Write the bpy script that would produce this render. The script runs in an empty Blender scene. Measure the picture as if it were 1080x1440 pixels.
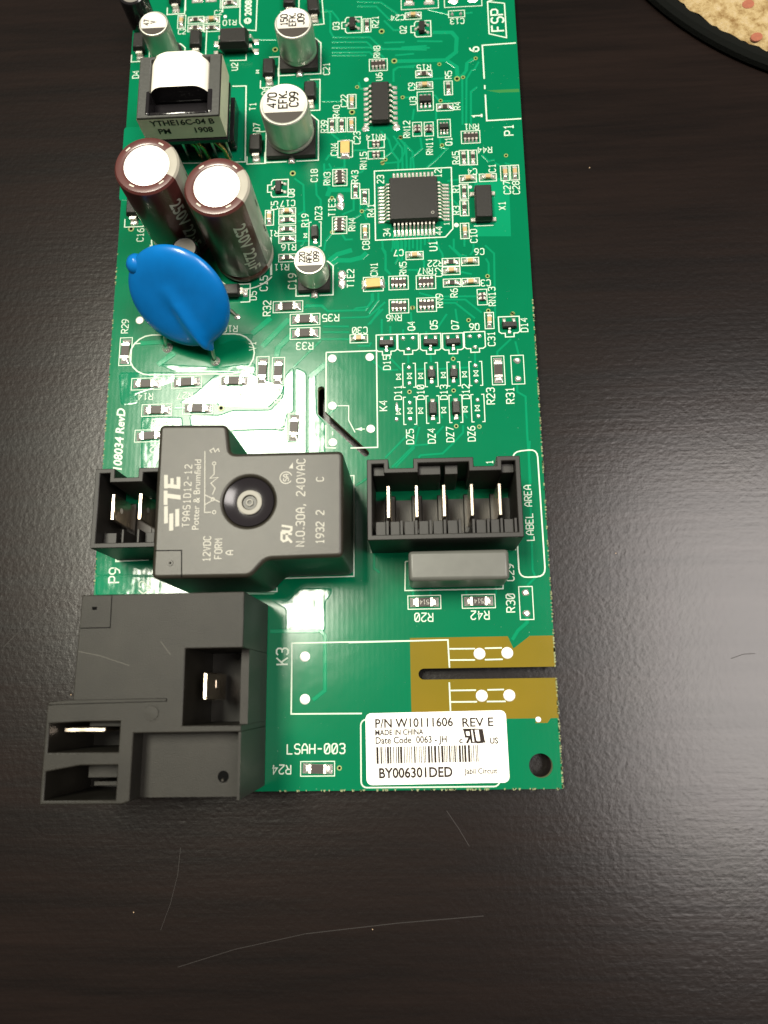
import bpy, bmesh, math, random
from mathutils import Vector, Matrix, geometry
random.seed(7)
C = bpy.context.scene.collection
SC = bpy.context.scene
V = Vector
# ------------------------------------------------------------------ camera, world, lamps, exposure
# units: 1 = 1 cm.  z = 0 is the top face of the circuit board.
FPX, CAM = 1102.0, V((0, 0, 14.4))
RC = Matrix(((0.99872299, 0.02438327, 0.04424755),
             (-0.01384775, 0.97439958, -0.2243963),
             (-0.04858631, 0.22349701, 0.97349292)))
cam_d = bpy.data.cameras.new('camera')
cam = bpy.data.objects.new('camera', cam_d)
C.objects.link(cam)
M4 = RC.to_4x4()
M4.translation = CAM
cam.matrix_world = M4
cam_d.sensor_fit = 'VERTICAL'
cam_d.sensor_height = 24.0
cam_d.lens = 24.0 * FPX / 1440.0
cam_d.clip_start = 0.5
cam_d.clip_end = 2000
cam_d.dof.use_dof = True
cam_d.dof.focus_distance = 14.9
cam_d.dof.aperture_fstop = 0.13
SC.camera = cam

w = bpy.data.worlds.new('World')
SC.world = w
w.use_nodes = True
w.node_tree.nodes['Background'].inputs[0].default_value = (1.0, 0.93, 0.80, 1)
w.node_tree.nodes['Background'].inputs[1].default_value = 0.085

def ceiling_panel(name, x, y, z, sx, sy, power, col):
    d = bpy.data.lights.new(name, 'AREA')
    d.shape = 'RECTANGLE'
    d.size, d.size_y = sx, sy
    d.energy = power
    d.color = col
    o = bpy.data.objects.new(name, d)
    C.objects.link(o)
    o.location = (x, y, z)
    return o
# two fluorescent ceiling panels, 1.5 m above the table
ceiling_panel('ceiling_panel', -39, 41, 150, 38, 62, 4.2e5, (1.0, 0.96, 0.80))
ceiling_panel('ceiling_panel', 76, 8, 150, 70, 80, 3.2e5, (1.0, 0.93, 0.88))

vs = SC.view_settings
vs.view_transform = 'Standard'
vs.look = 'None'
vs.exposure = 0.0
vs.gamma = 1.0

# ------------------------------------------------------------------ helpers
def at(px, py=None, z=0.0):
    """photo pixel -> point on the horizontal plane at height z"""
    if py is None:
        px, py = px
    d = RC @ V((px - 540.0, -(py - 720.0), -FPX))
    return CAM + d * ((z - CAM.z) / d.z)
def cr(ox, oy, s):
    return lambda x, y: (ox + x / s, oy + y / s)
c1, c2, c3 = cr(160, 0, 4.5), cr(360, 0, 4.5), cr(540, 0, 4.5)
c4, c5, c6 = cr(140, 180, 4.154), cr(370, 200, 4.32), cr(520, 220, 4.32)
c7, c7b, c8 = cr(140, 400, 4.154), cr(340, 400, 4.909), cr(520, 420, 4.154)
c9, ck, cc = cr(110, 580, 4.32), cr(290, 610, 4.5), cr(500, 620, 3.857)
c3b, cl, ct = cr(340, 820, 4.5), cr(490, 870, 3.484), cr(160, 0, 6.75)

# ---- materials
MATS = {}
def mat(name, base, rough=0.5, metal=0.0, spec=0.5, coat=0.0, coat_rough=0.05, noise=None, bump=None, trans=0.0):
    """noise = (scale, amount) light/dark variation of the colour; bump = (scale, strength, stretch)"""
    m = bpy.data.materials.new(name)
    m.use_nodes = True
    nt = m.node_tree
    b = nt.nodes['Principled BSDF']
    b.inputs['Base Color'].default_value = (*base, 1)
    b.inputs['Roughness'].default_value = rough
    b.inputs['Metallic'].default_value = metal
    b.inputs['Specular IOR Level'].default_value = spec
    b.inputs['Coat Weight'].default_value = coat
    b.inputs['Coat Roughness'].default_value = coat_rough
    b.inputs['Transmission Weight'].default_value = trans
    if noise or bump:
        tc = nt.nodes.new('ShaderNodeTexCoord')
    if noise:
        n = nt.nodes.new('ShaderNodeTexNoise')
        n.inputs['Scale'].default_value = noise[0]
        n.inputs['Detail'].default_value = 6
        nt.links.new(tc.outputs['Object'], n.inputs['Vector'])
        r = nt.nodes.new('ShaderNodeMix')
        r.data_type = 'RGBA'
        lo = tuple(max(0, c * (1 - noise[1])) for c in base)
        hi = tuple(min(1, c * (1 + noise[1])) for c in base)
        r.inputs[6].default_value = (*lo, 1)
        r.inputs[7].default_value = (*hi, 1)
        nt.links.new(n.outputs['Fac'], r.inputs[0])
        nt.links.new(r.outputs[2], b.inputs['Base Color'])
    if bump:
        n = nt.nodes.new('ShaderNodeTexNoise')
        n.inputs['Scale'].default_value = bump[0]
        n.inputs['Detail'].default_value = 3
        vec = tc.outputs['Object']
        if len(bump) > 2:
            mp = nt.nodes.new('ShaderNodeMapping')
            mp.inputs['Scale'].default_value = bump[2]
            nt.links.new(vec, mp.inputs['Vector'])
            vec = mp.outputs['Vector']
        nt.links.new(vec, n.inputs['Vector'])
        bp = nt.nodes.new('ShaderNodeBump')
        bp.inputs['Strength'].default_value = bump[1]
        bp.inputs['Distance'].default_value = 0.01
        nt.links.new(n.outputs['Fac'], bp.inputs['Height'])
        nt.links.new(bp.outputs['Normal'], b.inputs['Normal'])
        if coat:
            nt.links.new(bp.outputs['Normal'], b.inputs['Coat Normal'])
    MATS[name] = m
    return m

def mask_mat(name, base, weave=0.5, wavy=1.0, rough=.15, spec=.24):
    """glossy solder mask: slow lumps of the lacquer, fine glass-fibre weave under it, dust"""
    m = mat(name, base, rough=rough, spec=spec)
    nt = m.node_tree
    L = nt.links.new
    b = nt.nodes['Principled BSDF']
    tc = nt.nodes.new('ShaderNodeTexCoord')
    n = nt.nodes.new('ShaderNodeTexNoise')
    n.inputs['Scale'].default_value = 0.9
    n.inputs['Detail'].default_value = 8
    L(tc.outputs['Object'], n.inputs['Vector'])
    mix = nt.nodes.new('ShaderNodeMix')
    mix.data_type = 'RGBA'
    mix.inputs[6].default_value = (base[0] * .85, base[1] * .90, base[2] * .87, 1)
    mix.inputs[7].default_value = (base[0] * 1.2, base[1] * 1.10, base[2] * 1.14, 1)
    L(n.outputs['Fac'], mix.inputs[0])
    # specks of dust
    n3 = nt.nodes.new('ShaderNodeTexNoise')
    n3.inputs['Scale'].default_value = 26
    n3.inputs['Detail'].default_value = 2
    L(tc.outputs['Object'], n3.inputs['Vector'])
    rp = nt.nodes.new('ShaderNodeValToRGB')
    rp.color_ramp.elements[0].position = 0.74
    rp.color_ramp.elements[1].position = 0.80
    rp.color_ramp.elements[1].color = (0.5, 0.5, 0.5, 1)
    L(n3.outputs['Fac'], rp.inputs['Fac'])
    mix2 = nt.nodes.new('ShaderNodeMix')
    mix2.data_type = 'RGBA'
    mix2.inputs[7].default_value = (0.42, 0.52, 0.42, 1)
    L(rp.outputs['Color'], mix2.inputs[0])
    L(mix.outputs[2], mix2.inputs[6])
    L(mix2.outputs[2], b.inputs['Base Color'])
    # weave
    wv = nt.nodes.new('ShaderNodeTexWave')
    wv.bands_direction = 'X'
    wv.inputs['Scale'].default_value = 3.4
    wv.inputs['Distortion'].default_value = 1.2
    wv.inputs['Detail'].default_value = 2
    wv.inputs['Detail Scale'].default_value = 2
    L(tc.outputs['Object'], wv.inputs['Vector'])
    n2 = nt.nodes.new('ShaderNodeTexNoise')
    n2.inputs['Scale'].default_value = 1.6
    n2.inputs['Detail'].default_value = 2.5
    L(tc.outputs['Object'], n2.inputs['Vector'])
    b1 = nt.nodes.new('ShaderNodeBump')
    b1.inputs['Strength'].default_value = 0.022 * weave
    b1.inputs['Distance'].default_value = 0.01
    L(wv.outputs['Fac'], b1.inputs['Height'])
    b2 = nt.nodes.new('ShaderNodeBump')
    b2.inputs['Strength'].default_value = 0.16 * wavy
    b2.inputs['Distance'].default_value = 0.02
    L(n2.outputs['Fac'], b2.inputs['Height'])
    L(b1.outputs['Normal'], b2.inputs['Normal'])
    L(b2.outputs['Normal'], b.inputs['Normal'])
    return m

mask_mat('solder_mask', (0.0004, 0.120, 0.050))
mask_mat('mask_thin', (0.03, 0.15, 0.04))
mask_mat('mask_over_copper', (0.002, 0.190, 0.084), rough=.12, spec=.3)
mask_mat('mask_pour', (0.001, 0.145, 0.066), wavy=3.2, rough=.095, spec=.44)
mask_mat('bare_laminate', (0.155, 0.115, 0.010), weave=0.3, wavy=0.4)
mat('laminate_edge', (0.20, 0.22, 0.11), 0.8, noise=(30, .4), bump=(40, .8))
mat('silk_white', (0.47, 0.57, 0.46), 0.55)
mat('solder', (0.84, 0.81, 0.76), 0.24, 0.82, bump=(16, 1.0))
mat('pad_solder', (0.84, 0.81, 0.77), 0.42, 0.4, bump=(10, .8))
mat('tin', (0.84, 0.79, 0.71), 0.26, 0.75, bump=(20, .6))
mat('resistor_top', (0.026, 0.018, 0.015), 0.42, spec=.3)
mat('resistor_ceramic', (0.22, 0.19, 0.14), 0.6)
mat('capacitor_tan', (0.38, 0.26, 0.11), 0.45, noise=(20, .2))
mat('network_yellow', (0.50, 0.30, 0.085), 0.5, noise=(12, .15))
mat('chip_black', (0.012, 0.011, 0.010), 0.42, spec=.3, noise=(25, .3), bump=(60, .25))
mat('diode_black', (0.014, 0.013, 0.012), 0.38, spec=.32, noise=(15, .3), bump=(40, .2))
mat('relay_black', (0.020, 0.0175, 0.0125), 0.38, spec=.36, noise=(3, .4), bump=(70, .2))
mat('relay_matt', (0.0125, 0.0112, 0.0085), 0.46, spec=.22, noise=(2.2, .5), bump=(60, .35))
mat('relay_dish', (0.014, 0.012, 0.014), 0.22)
mat('relay_boss', (0.20, 0.19, 0.16), 0.5)
mat('connector_black', (0.013, 0.012, 0.0105), 0.45, spec=.28, noise=(5, .3), bump=(40, .1))
mat('laser_print', (0.38, 0.37, 0.32), 0.6)
mat('can_side', (0.56, 0.56, 0.50), 0.44, 0.9, noise=(4, .12), bump=(6, .06, (8, 8, .4)))
mat('can_top', (0.56, 0.535, 0.48), 0.55, 0.25, noise=(9, .06))
mat('can_band', (0.035, 0.028, 0.022), 0.4)
mat('can_print', (0.03, 0.027, 0.025), 0.6, spec=.2)
mat('sleeve_brown', (0.075, 0.021, 0.018), 0.30, spec=.4, coat=.35, coat_rough=.16, noise=(3, .2), bump=(2.2, .05))
mat('sleeve_stripe', (0.33, 0.31, 0.26), 0.3, coat=.3, coat_rough=.16, noise=(5, .12))
mat('sleeve_print', (0.48, 0.45, 0.38), 0.4)
mat('foil_top', (0.92, 0.90, 0.86), 0.42, 0.6, bump=(2.0, .6))
mat('varistor_blue', (0.001, 0.125, 0.40), 0.30, spec=.35, coat=.25, coat_rough=.10, noise=(2.5, .2), bump=(5, .12))
mat('lead_wire', (0.62, 0.58, 0.52), 0.30, 1.0)
mat('copper_wire', (0.80, 0.36, 0.16), 0.25, 1.0)
mat('white_tape', (0.84, 0.80, 0.70), 0.35, noise=(3, .04), bump=(3, .25))
mat('label_yellowed', (0.72, 0.67, 0.50), 0.35, noise=(4, .15))
mat('ferrite', (0.034, 0.035, 0.031), 0.42, noise=(12, .35), bump=(25, .25))
mat('bobbin_black', (0.012, 0.011, 0.012), 0.14, bump=(8, .4))
mat('film_grey', (0.088, 0.09, 0.080), 0.34, spec=.34, noise=(4, .15), bump=(5, .15))
mat('grey_top', (0.17, 0.16, 0.14), 0.5)
mat('blade_metal', (0.86, 0.74, 0.60), 0.24, 1.0, bump=(7, .4))
mat('sticker_white', (0.82, 0.80, 0.75), 0.42, noise=(3, .03))
mat('sticker_ink', (0.020, 0.014, 0.012), 0.7, spec=.15)
mat('hole_dark', (0.002, 0.002, 0.002), 0.8, spec=.05)
mat('via_ring', (0.20, 0.26, 0.07), 0.35)
mat('mat_edging', (0.004, 0.0045, 0.004), 0.95, spec=.08, bump=(18, 1.0))
mat('terracotta', (0.24, 0.075, 0.04), 0.9, noise=(14, .3))
mat('scuff', (0.014, 0.011, 0.010), 0.42, spec=.3)
mat('scuff_light', (0.06, 0.056, 0.045), 0.6)
mat('crumb', (0.40, 0.28, 0.18), 0.8)

def table_material():
    m = mat('dark_wood', (0.010, 0.007, 0.006), 0.30, spec=.30)
    nt = m.node_tree
    L = nt.links.new
    b = nt.nodes['Principled BSDF']
    tc = nt.nodes.new('ShaderNodeTexCoord')
    mp = nt.nodes.new('ShaderNodeMapping')
    mp.inputs['Scale'].default_value = (0.10, 1.6, 1)
    mp.inputs['Rotation'].default_value = (0, 0, -0.03)
    L(tc.outputs['Object'], mp.inputs['Vector'])
    n = nt.nodes.new('ShaderNodeTexNoise')
    n.inputs['Scale'].default_value = 1.3
    n.inputs['Detail'].default_value = 9
    n.inputs['Roughness'].default_value = .72
    L(mp.outputs['Vector'], n.inputs['Vector'])
    rp = nt.nodes.new('ShaderNodeValToRGB')
    e = rp.color_ramp.elements
    e[0].position, e[0].color = .36, (0.0036, 0.0024, 0.0022, 1)
    e[1].position, e[1].color = .70, (0.0100, 0.0062, 0.0052, 1)
    L(n.outputs['Fac'], rp.inputs['Fac'])
    L(rp.outputs['Color'], b.inputs['Base Color'])
    mr = nt.nodes.new('ShaderNodeMapRange')
    mr.inputs['From Min'].default_value, mr.inputs['From Max'].default_value = .3, .7
    mr.inputs['To Min'].default_value, mr.inputs['To Max'].default_value = .25, .215
    L(n.outputs['Fac'], mr.inputs['Value'])
    L(mr.outputs['Result'], b.inputs['Roughness'])
    g = nt.nodes.new('ShaderNodeTexNoise')          # pebbled lacquer
    g.inputs['Scale'].default_value = 11
    g.inputs['Detail'].default_value = 4
    L(tc.outputs['Object'], g.inputs['Vector'])
    f = nt.nodes.new('ShaderNodeTexNoise')          # pores along the grain
    f.inputs['Scale'].default_value = 9
    f.inputs['Detail'].default_value = 4
    L(mp.outputs['Vector'], f.inputs['Vector'])
    b1 = nt.nodes.new('ShaderNodeBump')
    b1.inputs['Strength'].default_value = .22
    b1.inputs['Distance'].default_value = .012
    L(g.outputs['Fac'], b1.inputs['Height'])
    b2 = nt.nodes.new('ShaderNodeBump')
    b2.inputs['Strength'].default_value = .07
    b2.inputs['Distance'].default_value = .02
    L(f.outputs['Fac'], b2.inputs['Height'])
    L(b1.outputs['Normal'], b2.inputs['Normal'])
    L(b2.outputs['Normal'], b.inputs['Normal'])
    return m
table_material()

def mat_material():
    m = mat('speckled_cream', (0.50, 0.38, 0.18), 0.95, spec=.2)
    nt = m.node_tree
    L = nt.links.new
    b = nt.nodes['Principled BSDF']
    tc = nt.nodes.new('ShaderNodeTexCoord')
    n = nt.nodes.new('ShaderNodeTexNoise')
    n.inputs['Scale'].default_value = 4.5
    n.inputs['Detail'].default_value = 7
    n.inputs['Roughness'].default_value = .7
    L(tc.outputs['Object'], n.inputs['Vector'])
    rp = nt.nodes.new('ShaderNodeValToRGB')
    e = rp.color_ramp.elements
    e[0].position, e[0].color = .34, (0.16, 0.09, 0.03, 1)
    e[1].position, e[1].color = .52, (0.33, 0.245, 0.12, 1)
    x = rp.color_ramp.elements.new(.68)
    x.color = (0.38, 0.30, 0.19, 1)
    L(n.outputs['Fac'], rp.inputs['Fac'])
    L(rp.outputs['Color'], b.inputs['Base Color'])
    g = nt.nodes.new('ShaderNodeTexNoise')
    g.inputs['Scale'].default_value = 30
    L(tc.outputs['Object'], g.inputs['Vector'])
    bp = nt.nodes.new('ShaderNodeBump')
    bp.inputs['Strength'].default_value = .8
    bp.inputs['Distance'].default_value = .03
    L(g.outputs['Fac'], bp.inputs['Height'])
    L(bp.outputs['Normal'], b.inputs['Normal'])
mat_material()

# ---- mesh building
def inside(p, poly):
    x, y = p[0], p[1]
    r = False
    j = len(poly) - 1
    for i in range(len(poly)):
        xi, yi = poly[i][0], poly[i][1]
        xj, yj = poly[j][0], poly[j][1]
        if (yi > y) != (yj > y) and x < (xj - xi) * (y - yi) / (yj - yi) + xi:
            r = not r
        j = i
    return r

class MB:
    def __init__(s):
        s.v, s.f, s.m, s.smooth = [], [], [], []
        s.mats = []
    def mi(s, name):
        if name not in s.mats:
            s.mats.append(name)
        return s.mats.index(name)
    def add(s, vs, fs, m, smooth=False):
        o = len(s.v)
        k = s.mi(m)
        s.v += [tuple(v) for v in vs]
        s.f += [tuple(i + o for i in f) for f in fs]
        s.m += [k] * len(fs)
        s.smooth += [smooth] * len(fs)
        return s
    def box(s, x0, y0, z0, x1, y1, z1, m):
        return s.add([(x0, y0, z0), (x1, y0, z0), (x1, y1, z0), (x0, y1, z0), (x0, y0, z1), (x1, y0, z1), (x1, y1, z1), (x0, y1, z1)],
                     [(3, 2, 1, 0), (4, 5, 6, 7), (0, 1, 5, 4), (1, 2, 6, 5), (2, 3, 7, 6), (3, 0, 4, 7)], m)
    def frustum(s, lo, z0, hi, z1, m, bottom=True):
        n = len(lo)
        vs = [(*p, z0) for p in lo] + [(*p, z1) for p in hi]
        fs = [(i, (i + 1) % n, n + (i + 1) % n, n + i) for i in range(n)]
        fs.append(tuple(range(n, 2 * n)))
        if bottom:
            fs.append(tuple(reversed(range(n))))
        return s.add(vs, fs, m)
    def poly(s, pts, z, m):
        return s.add([(p[0], p[1], z) for p in pts], [tuple(range(len(pts)))], m)
    def prism(s, outline, z0, z1, m, holes=(), regions=(), bottom=True):
        """outline and holes counter-clockwise; regions = [(polygon, material)] coloured on the top face"""
        loops = [outline] + list(holes)
        pts, eds = [], []
        for lp in loops + [r[0] for r in regions]:
            o = len(pts)
            pts += [V((p[0], p[1])) for p in lp]
            eds += [(o + i, o + (i + 1) % len(lp)) for i in range(len(lp))]
        vo, _, fo, *_ = geometry.delaunay_2d_cdt(pts, eds, [], 0, 1e-6)
        for f in fo:
            c = sum((vo[i] for i in f), V((0, 0))) / len(f)
            if not inside(c, outline) or any(inside(c, h) for h in holes):
                continue
            mm = m
            for rg in regions:
                if inside(c, rg[0]):
                    mm = rg[1]
            q = [vo[i] for i in f]
            if (q[1] - q[0]).cross(q[2] - q[0]) < 0:
                q = q[::-1]
            s.add([(p.x, p.y, z1) for p in q], [tuple(range(len(q)))], mm)
            if bottom:
                s.add([(p.x, p.y, z0) for p in q[::-1]], [tuple(range(len(q)))], m)
        return s.walls(loops, z0, z1, m)
    def walls(s, loops, z0, z1, m):
        for k, lp in enumerate(loops):
            n = len(lp)
            a = sum(lp[i][0] * lp[(i + 1) % n][1] - lp[(i + 1) % n][0] * lp[i][1] for i in range(n))
            if (a < 0) != (k > 0):
                lp = lp[::-1]
            n = len(lp)
            s.add([(p[0], p[1], z0) for p in lp] + [(p[0], p[1], z1) for p in lp],
                  [(i, (i + 1) % n, n + (i + 1) % n, n + i) for i in range(n)], m)
        return s
    def lathe(s, prof, m, n=32, cx=0, cy=0, smooth=True, caps=(True, True)):
        """prof = [(r, z[, material])]; a material names the band above that point"""
        rings = []
        for p in prof:
            rings.append([(cx + p[0] * math.cos(2 * math.pi * i / n), cy + p[0] * math.sin(2 * math.pi * i / n), p[1]) for i in range(n)])
        cur = m
        for k in range(len(prof) - 1):
            if len(prof[k]) > 2:
                cur = prof[k][2]
            s.add(rings[k] + rings[k + 1], [(i, (i + 1) % n, n + (i + 1) % n, n + i) for i in range(n)], cur, smooth)
        if len(prof[-1]) > 2:
            cur = prof[-1][2]
        if caps[1]:
            s.add(rings[-1], [tuple(range(n))], cur)
        if caps[0]:
            s.add(rings[0], [tuple(reversed(range(n)))], m)
        return s
    def tube(s, path, r, m, n=8):
        path = [V(p) for p in path]
        rings = []
        for i, p in enumerate(path):
            t = (path[min(i + 1, len(path) - 1)] - path[max(i - 1, 0)]).normalized()
            a = t.orthogonal().normalized() if i == 0 else (a - t * a.dot(t)).normalized()
            b = t.cross(a)
            rr = r[i] if isinstance(r, (list, tuple)) else r
            rings += [p + (a * math.cos(2 * math.pi * k / n) + b * math.sin(2 * math.pi * k / n)) * rr for k in range(n)]
        fs = []
        for i in range(len(path) - 1):
            for k in range(n):
                fs.append((i * n + k, i * n + (k + 1) % n, (i + 1) * n + (k + 1) % n, (i + 1) * n + k))
        s.add(rings, fs, m, True)
        s.add(rings[:n], [tuple(reversed(range(n)))], m)
        s.add(rings[-n:], [tuple(range(n))], m)
        return s
    def strip(s, pts, wd, z, m, closed=False, slope=0.0, zb=0.0):
        """flat ribbon of width wd along pts, mitred; slope > 0 adds sloping flanks down to zb"""
        P = [V((p[0], p[1])) for p in pts]
        P = [p for i, p in enumerate(P) if i == 0 or (p - P[i - 1]).length > 1e-5]
        n = len(P)
        if n < 2:
            return s
        offs = []
        for i in range(n):
            if closed:
                a, b = (P[i] - P[i - 1]).normalized(), (P[(i + 1) % n] - P[i]).normalized()
            else:
                b = (P[min(i + 1, n - 1)] - P[min(i, n - 2)]).normalized()
                a = (P[max(i, 1)] - P[max(i - 1, 0)]).normalized()
            na, nb = V((-a.y, a.x)), V((-b.y, b.x))
            mm = na + nb
            mm = mm.normalized() if mm.length > 1e-3 else na
            offs.append(mm / max(0.5, mm.dot(na)))
        h = wd / 2
        rows = [[(*(p + o * h), z) for p, o in zip(P, offs)], [(*(p - o * h), z) for p, o in zip(P, offs)]]
        if slope:
            rows = [[(*(p + o * (h + slope)), zb) for p, o in zip(P, offs)]] + rows + [[(*(p - o * (h + slope)), zb) for p, o in zip(P, offs)]]
        k = len(rows)
        vs = [v for r in rows for v in r]
        fs = []
        for i in range(n if closed else n - 1):
            j = (i + 1) % n
            for r in range(k - 1):
                fs.append((r * n + i, (r + 1) * n + i, (r + 1) * n + j, r * n + j))
        return s.add(vs, fs, m)
    def mesh(s, name, bevel=0.0, seg=2, angle=30, dissolve=False, weld=True):
        me = bpy.data.meshes.new(name)
        me.from_pydata(s.v, [], s.f)
        for q in s.mats:
            me.materials.append(MATS[q])
        me.polygons.foreach_set('material_index', s.m)
        me.polygons.foreach_set('use_smooth', s.smooth)
        bm = bmesh.new()
        bm.from_mesh(me)
        if weld:
            bmesh.ops.remove_doubles(bm, verts=bm.verts, dist=1e-5)
        if dissolve:
            bmesh.ops.dissolve_limit(bm, angle_limit=math.radians(1), verts=bm.verts, edges=bm.edges, delimit={'MATERIAL'})
        if bevel:
            ed = [e for e in bm.edges if len(e.link_faces) == 2 and e.calc_face_angle(0) > math.radians(angle)]
            r_ = bmesh.ops.bevel(bm, geom=ed, offset=bevel, segments=seg, affect='EDGES', profile=.5, clamp_overlap=True)
            for f in r_['faces']:
                f.smooth = True
        for e in bm.edges:
            if len(e.link_faces) == 2 and e.calc_face_angle(0) > math.radians(angle if not bevel else 40):
                e.smooth = False
        bm.to_mesh(me)
        bm.free()
        return me
    def build(s, name, parent=None, loc=None, rz=0.0, label=None, **kw):
        return put(name, s.mesh(name, **kw), parent, loc, rz, label)

def put(name, me, parent=None, loc=None, rz=0.0, label=None):
    o = bpy.data.objects.new(name, me)
    C.objects.link(o)
    o.parent = parent
    if loc is not None:
        o.location = loc
    o.rotation_euler[2] = rz
    if label:
        o['label'] = label
    return o
def copy_part(src, loc, rz=0.0, label=None):
    """a part with copies of its sub-parts"""
    c = src.copy()
    C.objects.link(c)
    c.location, c.rotation_euler[2] = loc, rz
    if 'label' in c:
        del c['label']
    if label:
        c['label'] = label
    for ch in KIDS.get(src.name, []):
        d = ch.copy()
        C.objects.link(d)
        d.parent = c
    return c
KIDS = {}

def rot2(p, a):
    return (p[0] * math.cos(a) - p[1] * math.sin(a), p[0] * math.sin(a) + p[1] * math.cos(a))
def circle(cx, cy, r, n=24, a0=0.0, a1=2 * math.pi, close=False):
    k = n if not close else n + 1
    return [(cx + r * math.cos(a0 + (a1 - a0) * i / n), cy + r * math.sin(a0 + (a1 - a0) * i / n)) for i in range(k)]
def rrect(x0, y0, x1, y1, r, n=4):
    out = []
    for cx, cy, a in ((x1 - r, y0 + r, -90), (x1 - r, y1 - r, 0), (x0 + r, y1 - r, 90), (x0 + r, y0 + r, 180)):
        for i in range(n + 1):
            t = math.radians(a + 90 * i / n)
            out.append((cx + r * math.cos(t), cy + r * math.sin(t)))
    return out
def round_poly(pts, r, n=3):
    """round the corners of a polygon"""
    out = []
    k = len(pts)
    for i in range(k):
        p, a, b = V(pts[i][:2]), V(pts[i - 1][:2]), V(pts[(i + 1) % k][:2])
        d1, d2 = (a - p), (b - p)
        rr = min(r, d1.length * .45, d2.length * .45)
        s, e = p + d1.normalized() * rr, p + d2.normalized() * rr
        for j in range(n + 1):
            t = j / n
            q = s * (1 - t) ** 2 + p * 2 * t * (1 - t) + e * t * t
            out.append((q.x, q.y))
    return out

# ---- stroke lettering (silk screen and laser marks), 4 x 6 grid
O_ = [(1, 0), (3, 0), (4, 1), (4, 5), (3, 6), (1, 6), (0, 5), (0, 1), (1, 0)]
GL = {
 'A': [[(0, 0), (0, 4), (1.4, 6), (2.6, 6), (4, 4), (4, 0)], [(0, 2.4), (4, 2.4)]],
 'B': [[(0, 0), (0, 6), (3, 6), (4, 5.2), (4, 4), (3, 3.2), (0, 3.2)], [(3, 3.2), (4, 2.4), (4, .8), (3, 0), (0, 0)]],
 'C': [[(4, 1), (3, 0), (1, 0), (0, 1), (0, 5), (1, 6), (3, 6), (4, 5)]],
 'D': [[(0, 0), (0, 6), (2.6, 6), (4, 4.8), (4, 1.2), (2.6, 0), (0, 0)]],
 'E': [[(4, 0), (0, 0), (0, 6), (4, 6)], [(0, 3.1), (3, 3.1)]],
 'F': [[(0, 0), (0, 6), (4, 6)], [(0, 3.1), (3, 3.1)]],
 'H': [[(0, 0), (0, 6)], [(4, 0), (4, 6)], [(0, 3), (4, 3)]],
 'I': [[(1, 0), (3, 0)], [(2, 0), (2, 6)], [(1, 6), (3, 6)]],
 'J': [[(0, 1), (1, 0), (3, 0), (4, 1), (4, 6)]],
 'K': [[(0, 0), (0, 6)], [(4, 6), (0, 2.2)], [(1.4, 3.4), (4, 0)]],
 'L': [[(0, 6), (0, 0), (4, 0)]],
 'M': [[(0, 0), (0, 6), (2, 3), (4, 6), (4, 0)]],
 'N': [[(0, 0), (0, 6), (4, 0), (4, 6)]],
 'O': [O_],
 'P': [[(0, 0), (0, 6), (3, 6), (4, 5.2), (4, 3.6), (3, 2.8), (0, 2.8)]],
 'Q': [O_, [(2.4, 1.6), (4, 0)]],
 'R': [[(0, 0), (0, 6), (3, 6), (4, 5.2), (4, 3.8), (3, 3), (0, 3)], [(2, 3), (4, 0)]],
 'S': [[(0, .8), (1, 0), (3, 0), (4, 1), (4, 2.2), (3, 3), (1, 3), (0, 3.9), (0, 5), (1, 6), (3, 6), (4, 5.2)]],
 'T': [[(2, 0), (2, 6)], [(0, 6), (4, 6)]],
 'U': [[(0, 6), (0, 1), (1, 0), (3, 0), (4, 1), (4, 6)]],
 'V': [[(0, 6), (2, 0), (4, 6)]],
 'X': [[(0, 0), (4, 6)], [(0, 6), (4, 0)]],
 'Z': [[(0, 6), (4, 6), (0, 0), (4, 0)]],
 '0': [O_], '\u00d8': [O_, [(.5, .8), (3.5, 5.2)]],
 '1': [[(.8, 4.8), (2, 6), (2, 0)], [(.6, 0), (3.4, 0)]],
 '2': [[(0, 5), (1, 6), (3, 6), (4, 5), (4, 3.8), (0, .6), (0, 0), (4, 0)]],
 '3': [[(0, 5.2), (1, 6), (3, 6), (4, 5.2), (4, 3.9), (3, 3.1), (1.4, 3.1)], [(3, 3.1), (4, 2.3), (4, .9), (3, 0), (1, 0), (0, .8)]],
 '4': [[(3, 0), (3, 6), (0, 2), (4, 2)]],
 '5': [[(0, .8), (1, 0), (3, 0), (4, 1), (4, 2.6), (3, 3.5), (0, 3.5), (0, 6), (4, 6)]],
 '6': [[(3.6, 6), (1.6, 5.6), (0, 3.4), (0, 1), (1, 0), (3, 0), (4, 1), (4, 2.4), (3, 3.4), (1, 3.4), (0, 2.6)]],
 '7': [[(0, 6), (4, 6), (1.4, 0)]],
 '8': [[(1, 3.2), (0, 4), (0, 5.2), (1, 6), (3, 6), (4, 5.2), (4, 4), (3, 3.2), (1, 3.2), (0, 2.4), (0, .8), (1, 0), (3, 0), (4, .8), (4, 2.4), (3, 3.2)]],
 '9': [[(.4, 0), (2.4, .4), (4, 2.6), (4, 5), (3, 6), (1, 6), (0, 5), (0, 3.6), (1, 2.6), (3, 2.6), (4, 3.4)]],
 '-': [[(.4, 3), (3.6, 3)]], '.': [[(.2, 0), (.2, .7), (.9, .7), (.9, 0)]], ',': [[(.8, .9), (.8, 0), (0, -1.2)]],
 '+': [[(0, 3), (4, 3)], [(2, 1), (2, 5)]], ' ': [],
}
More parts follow.
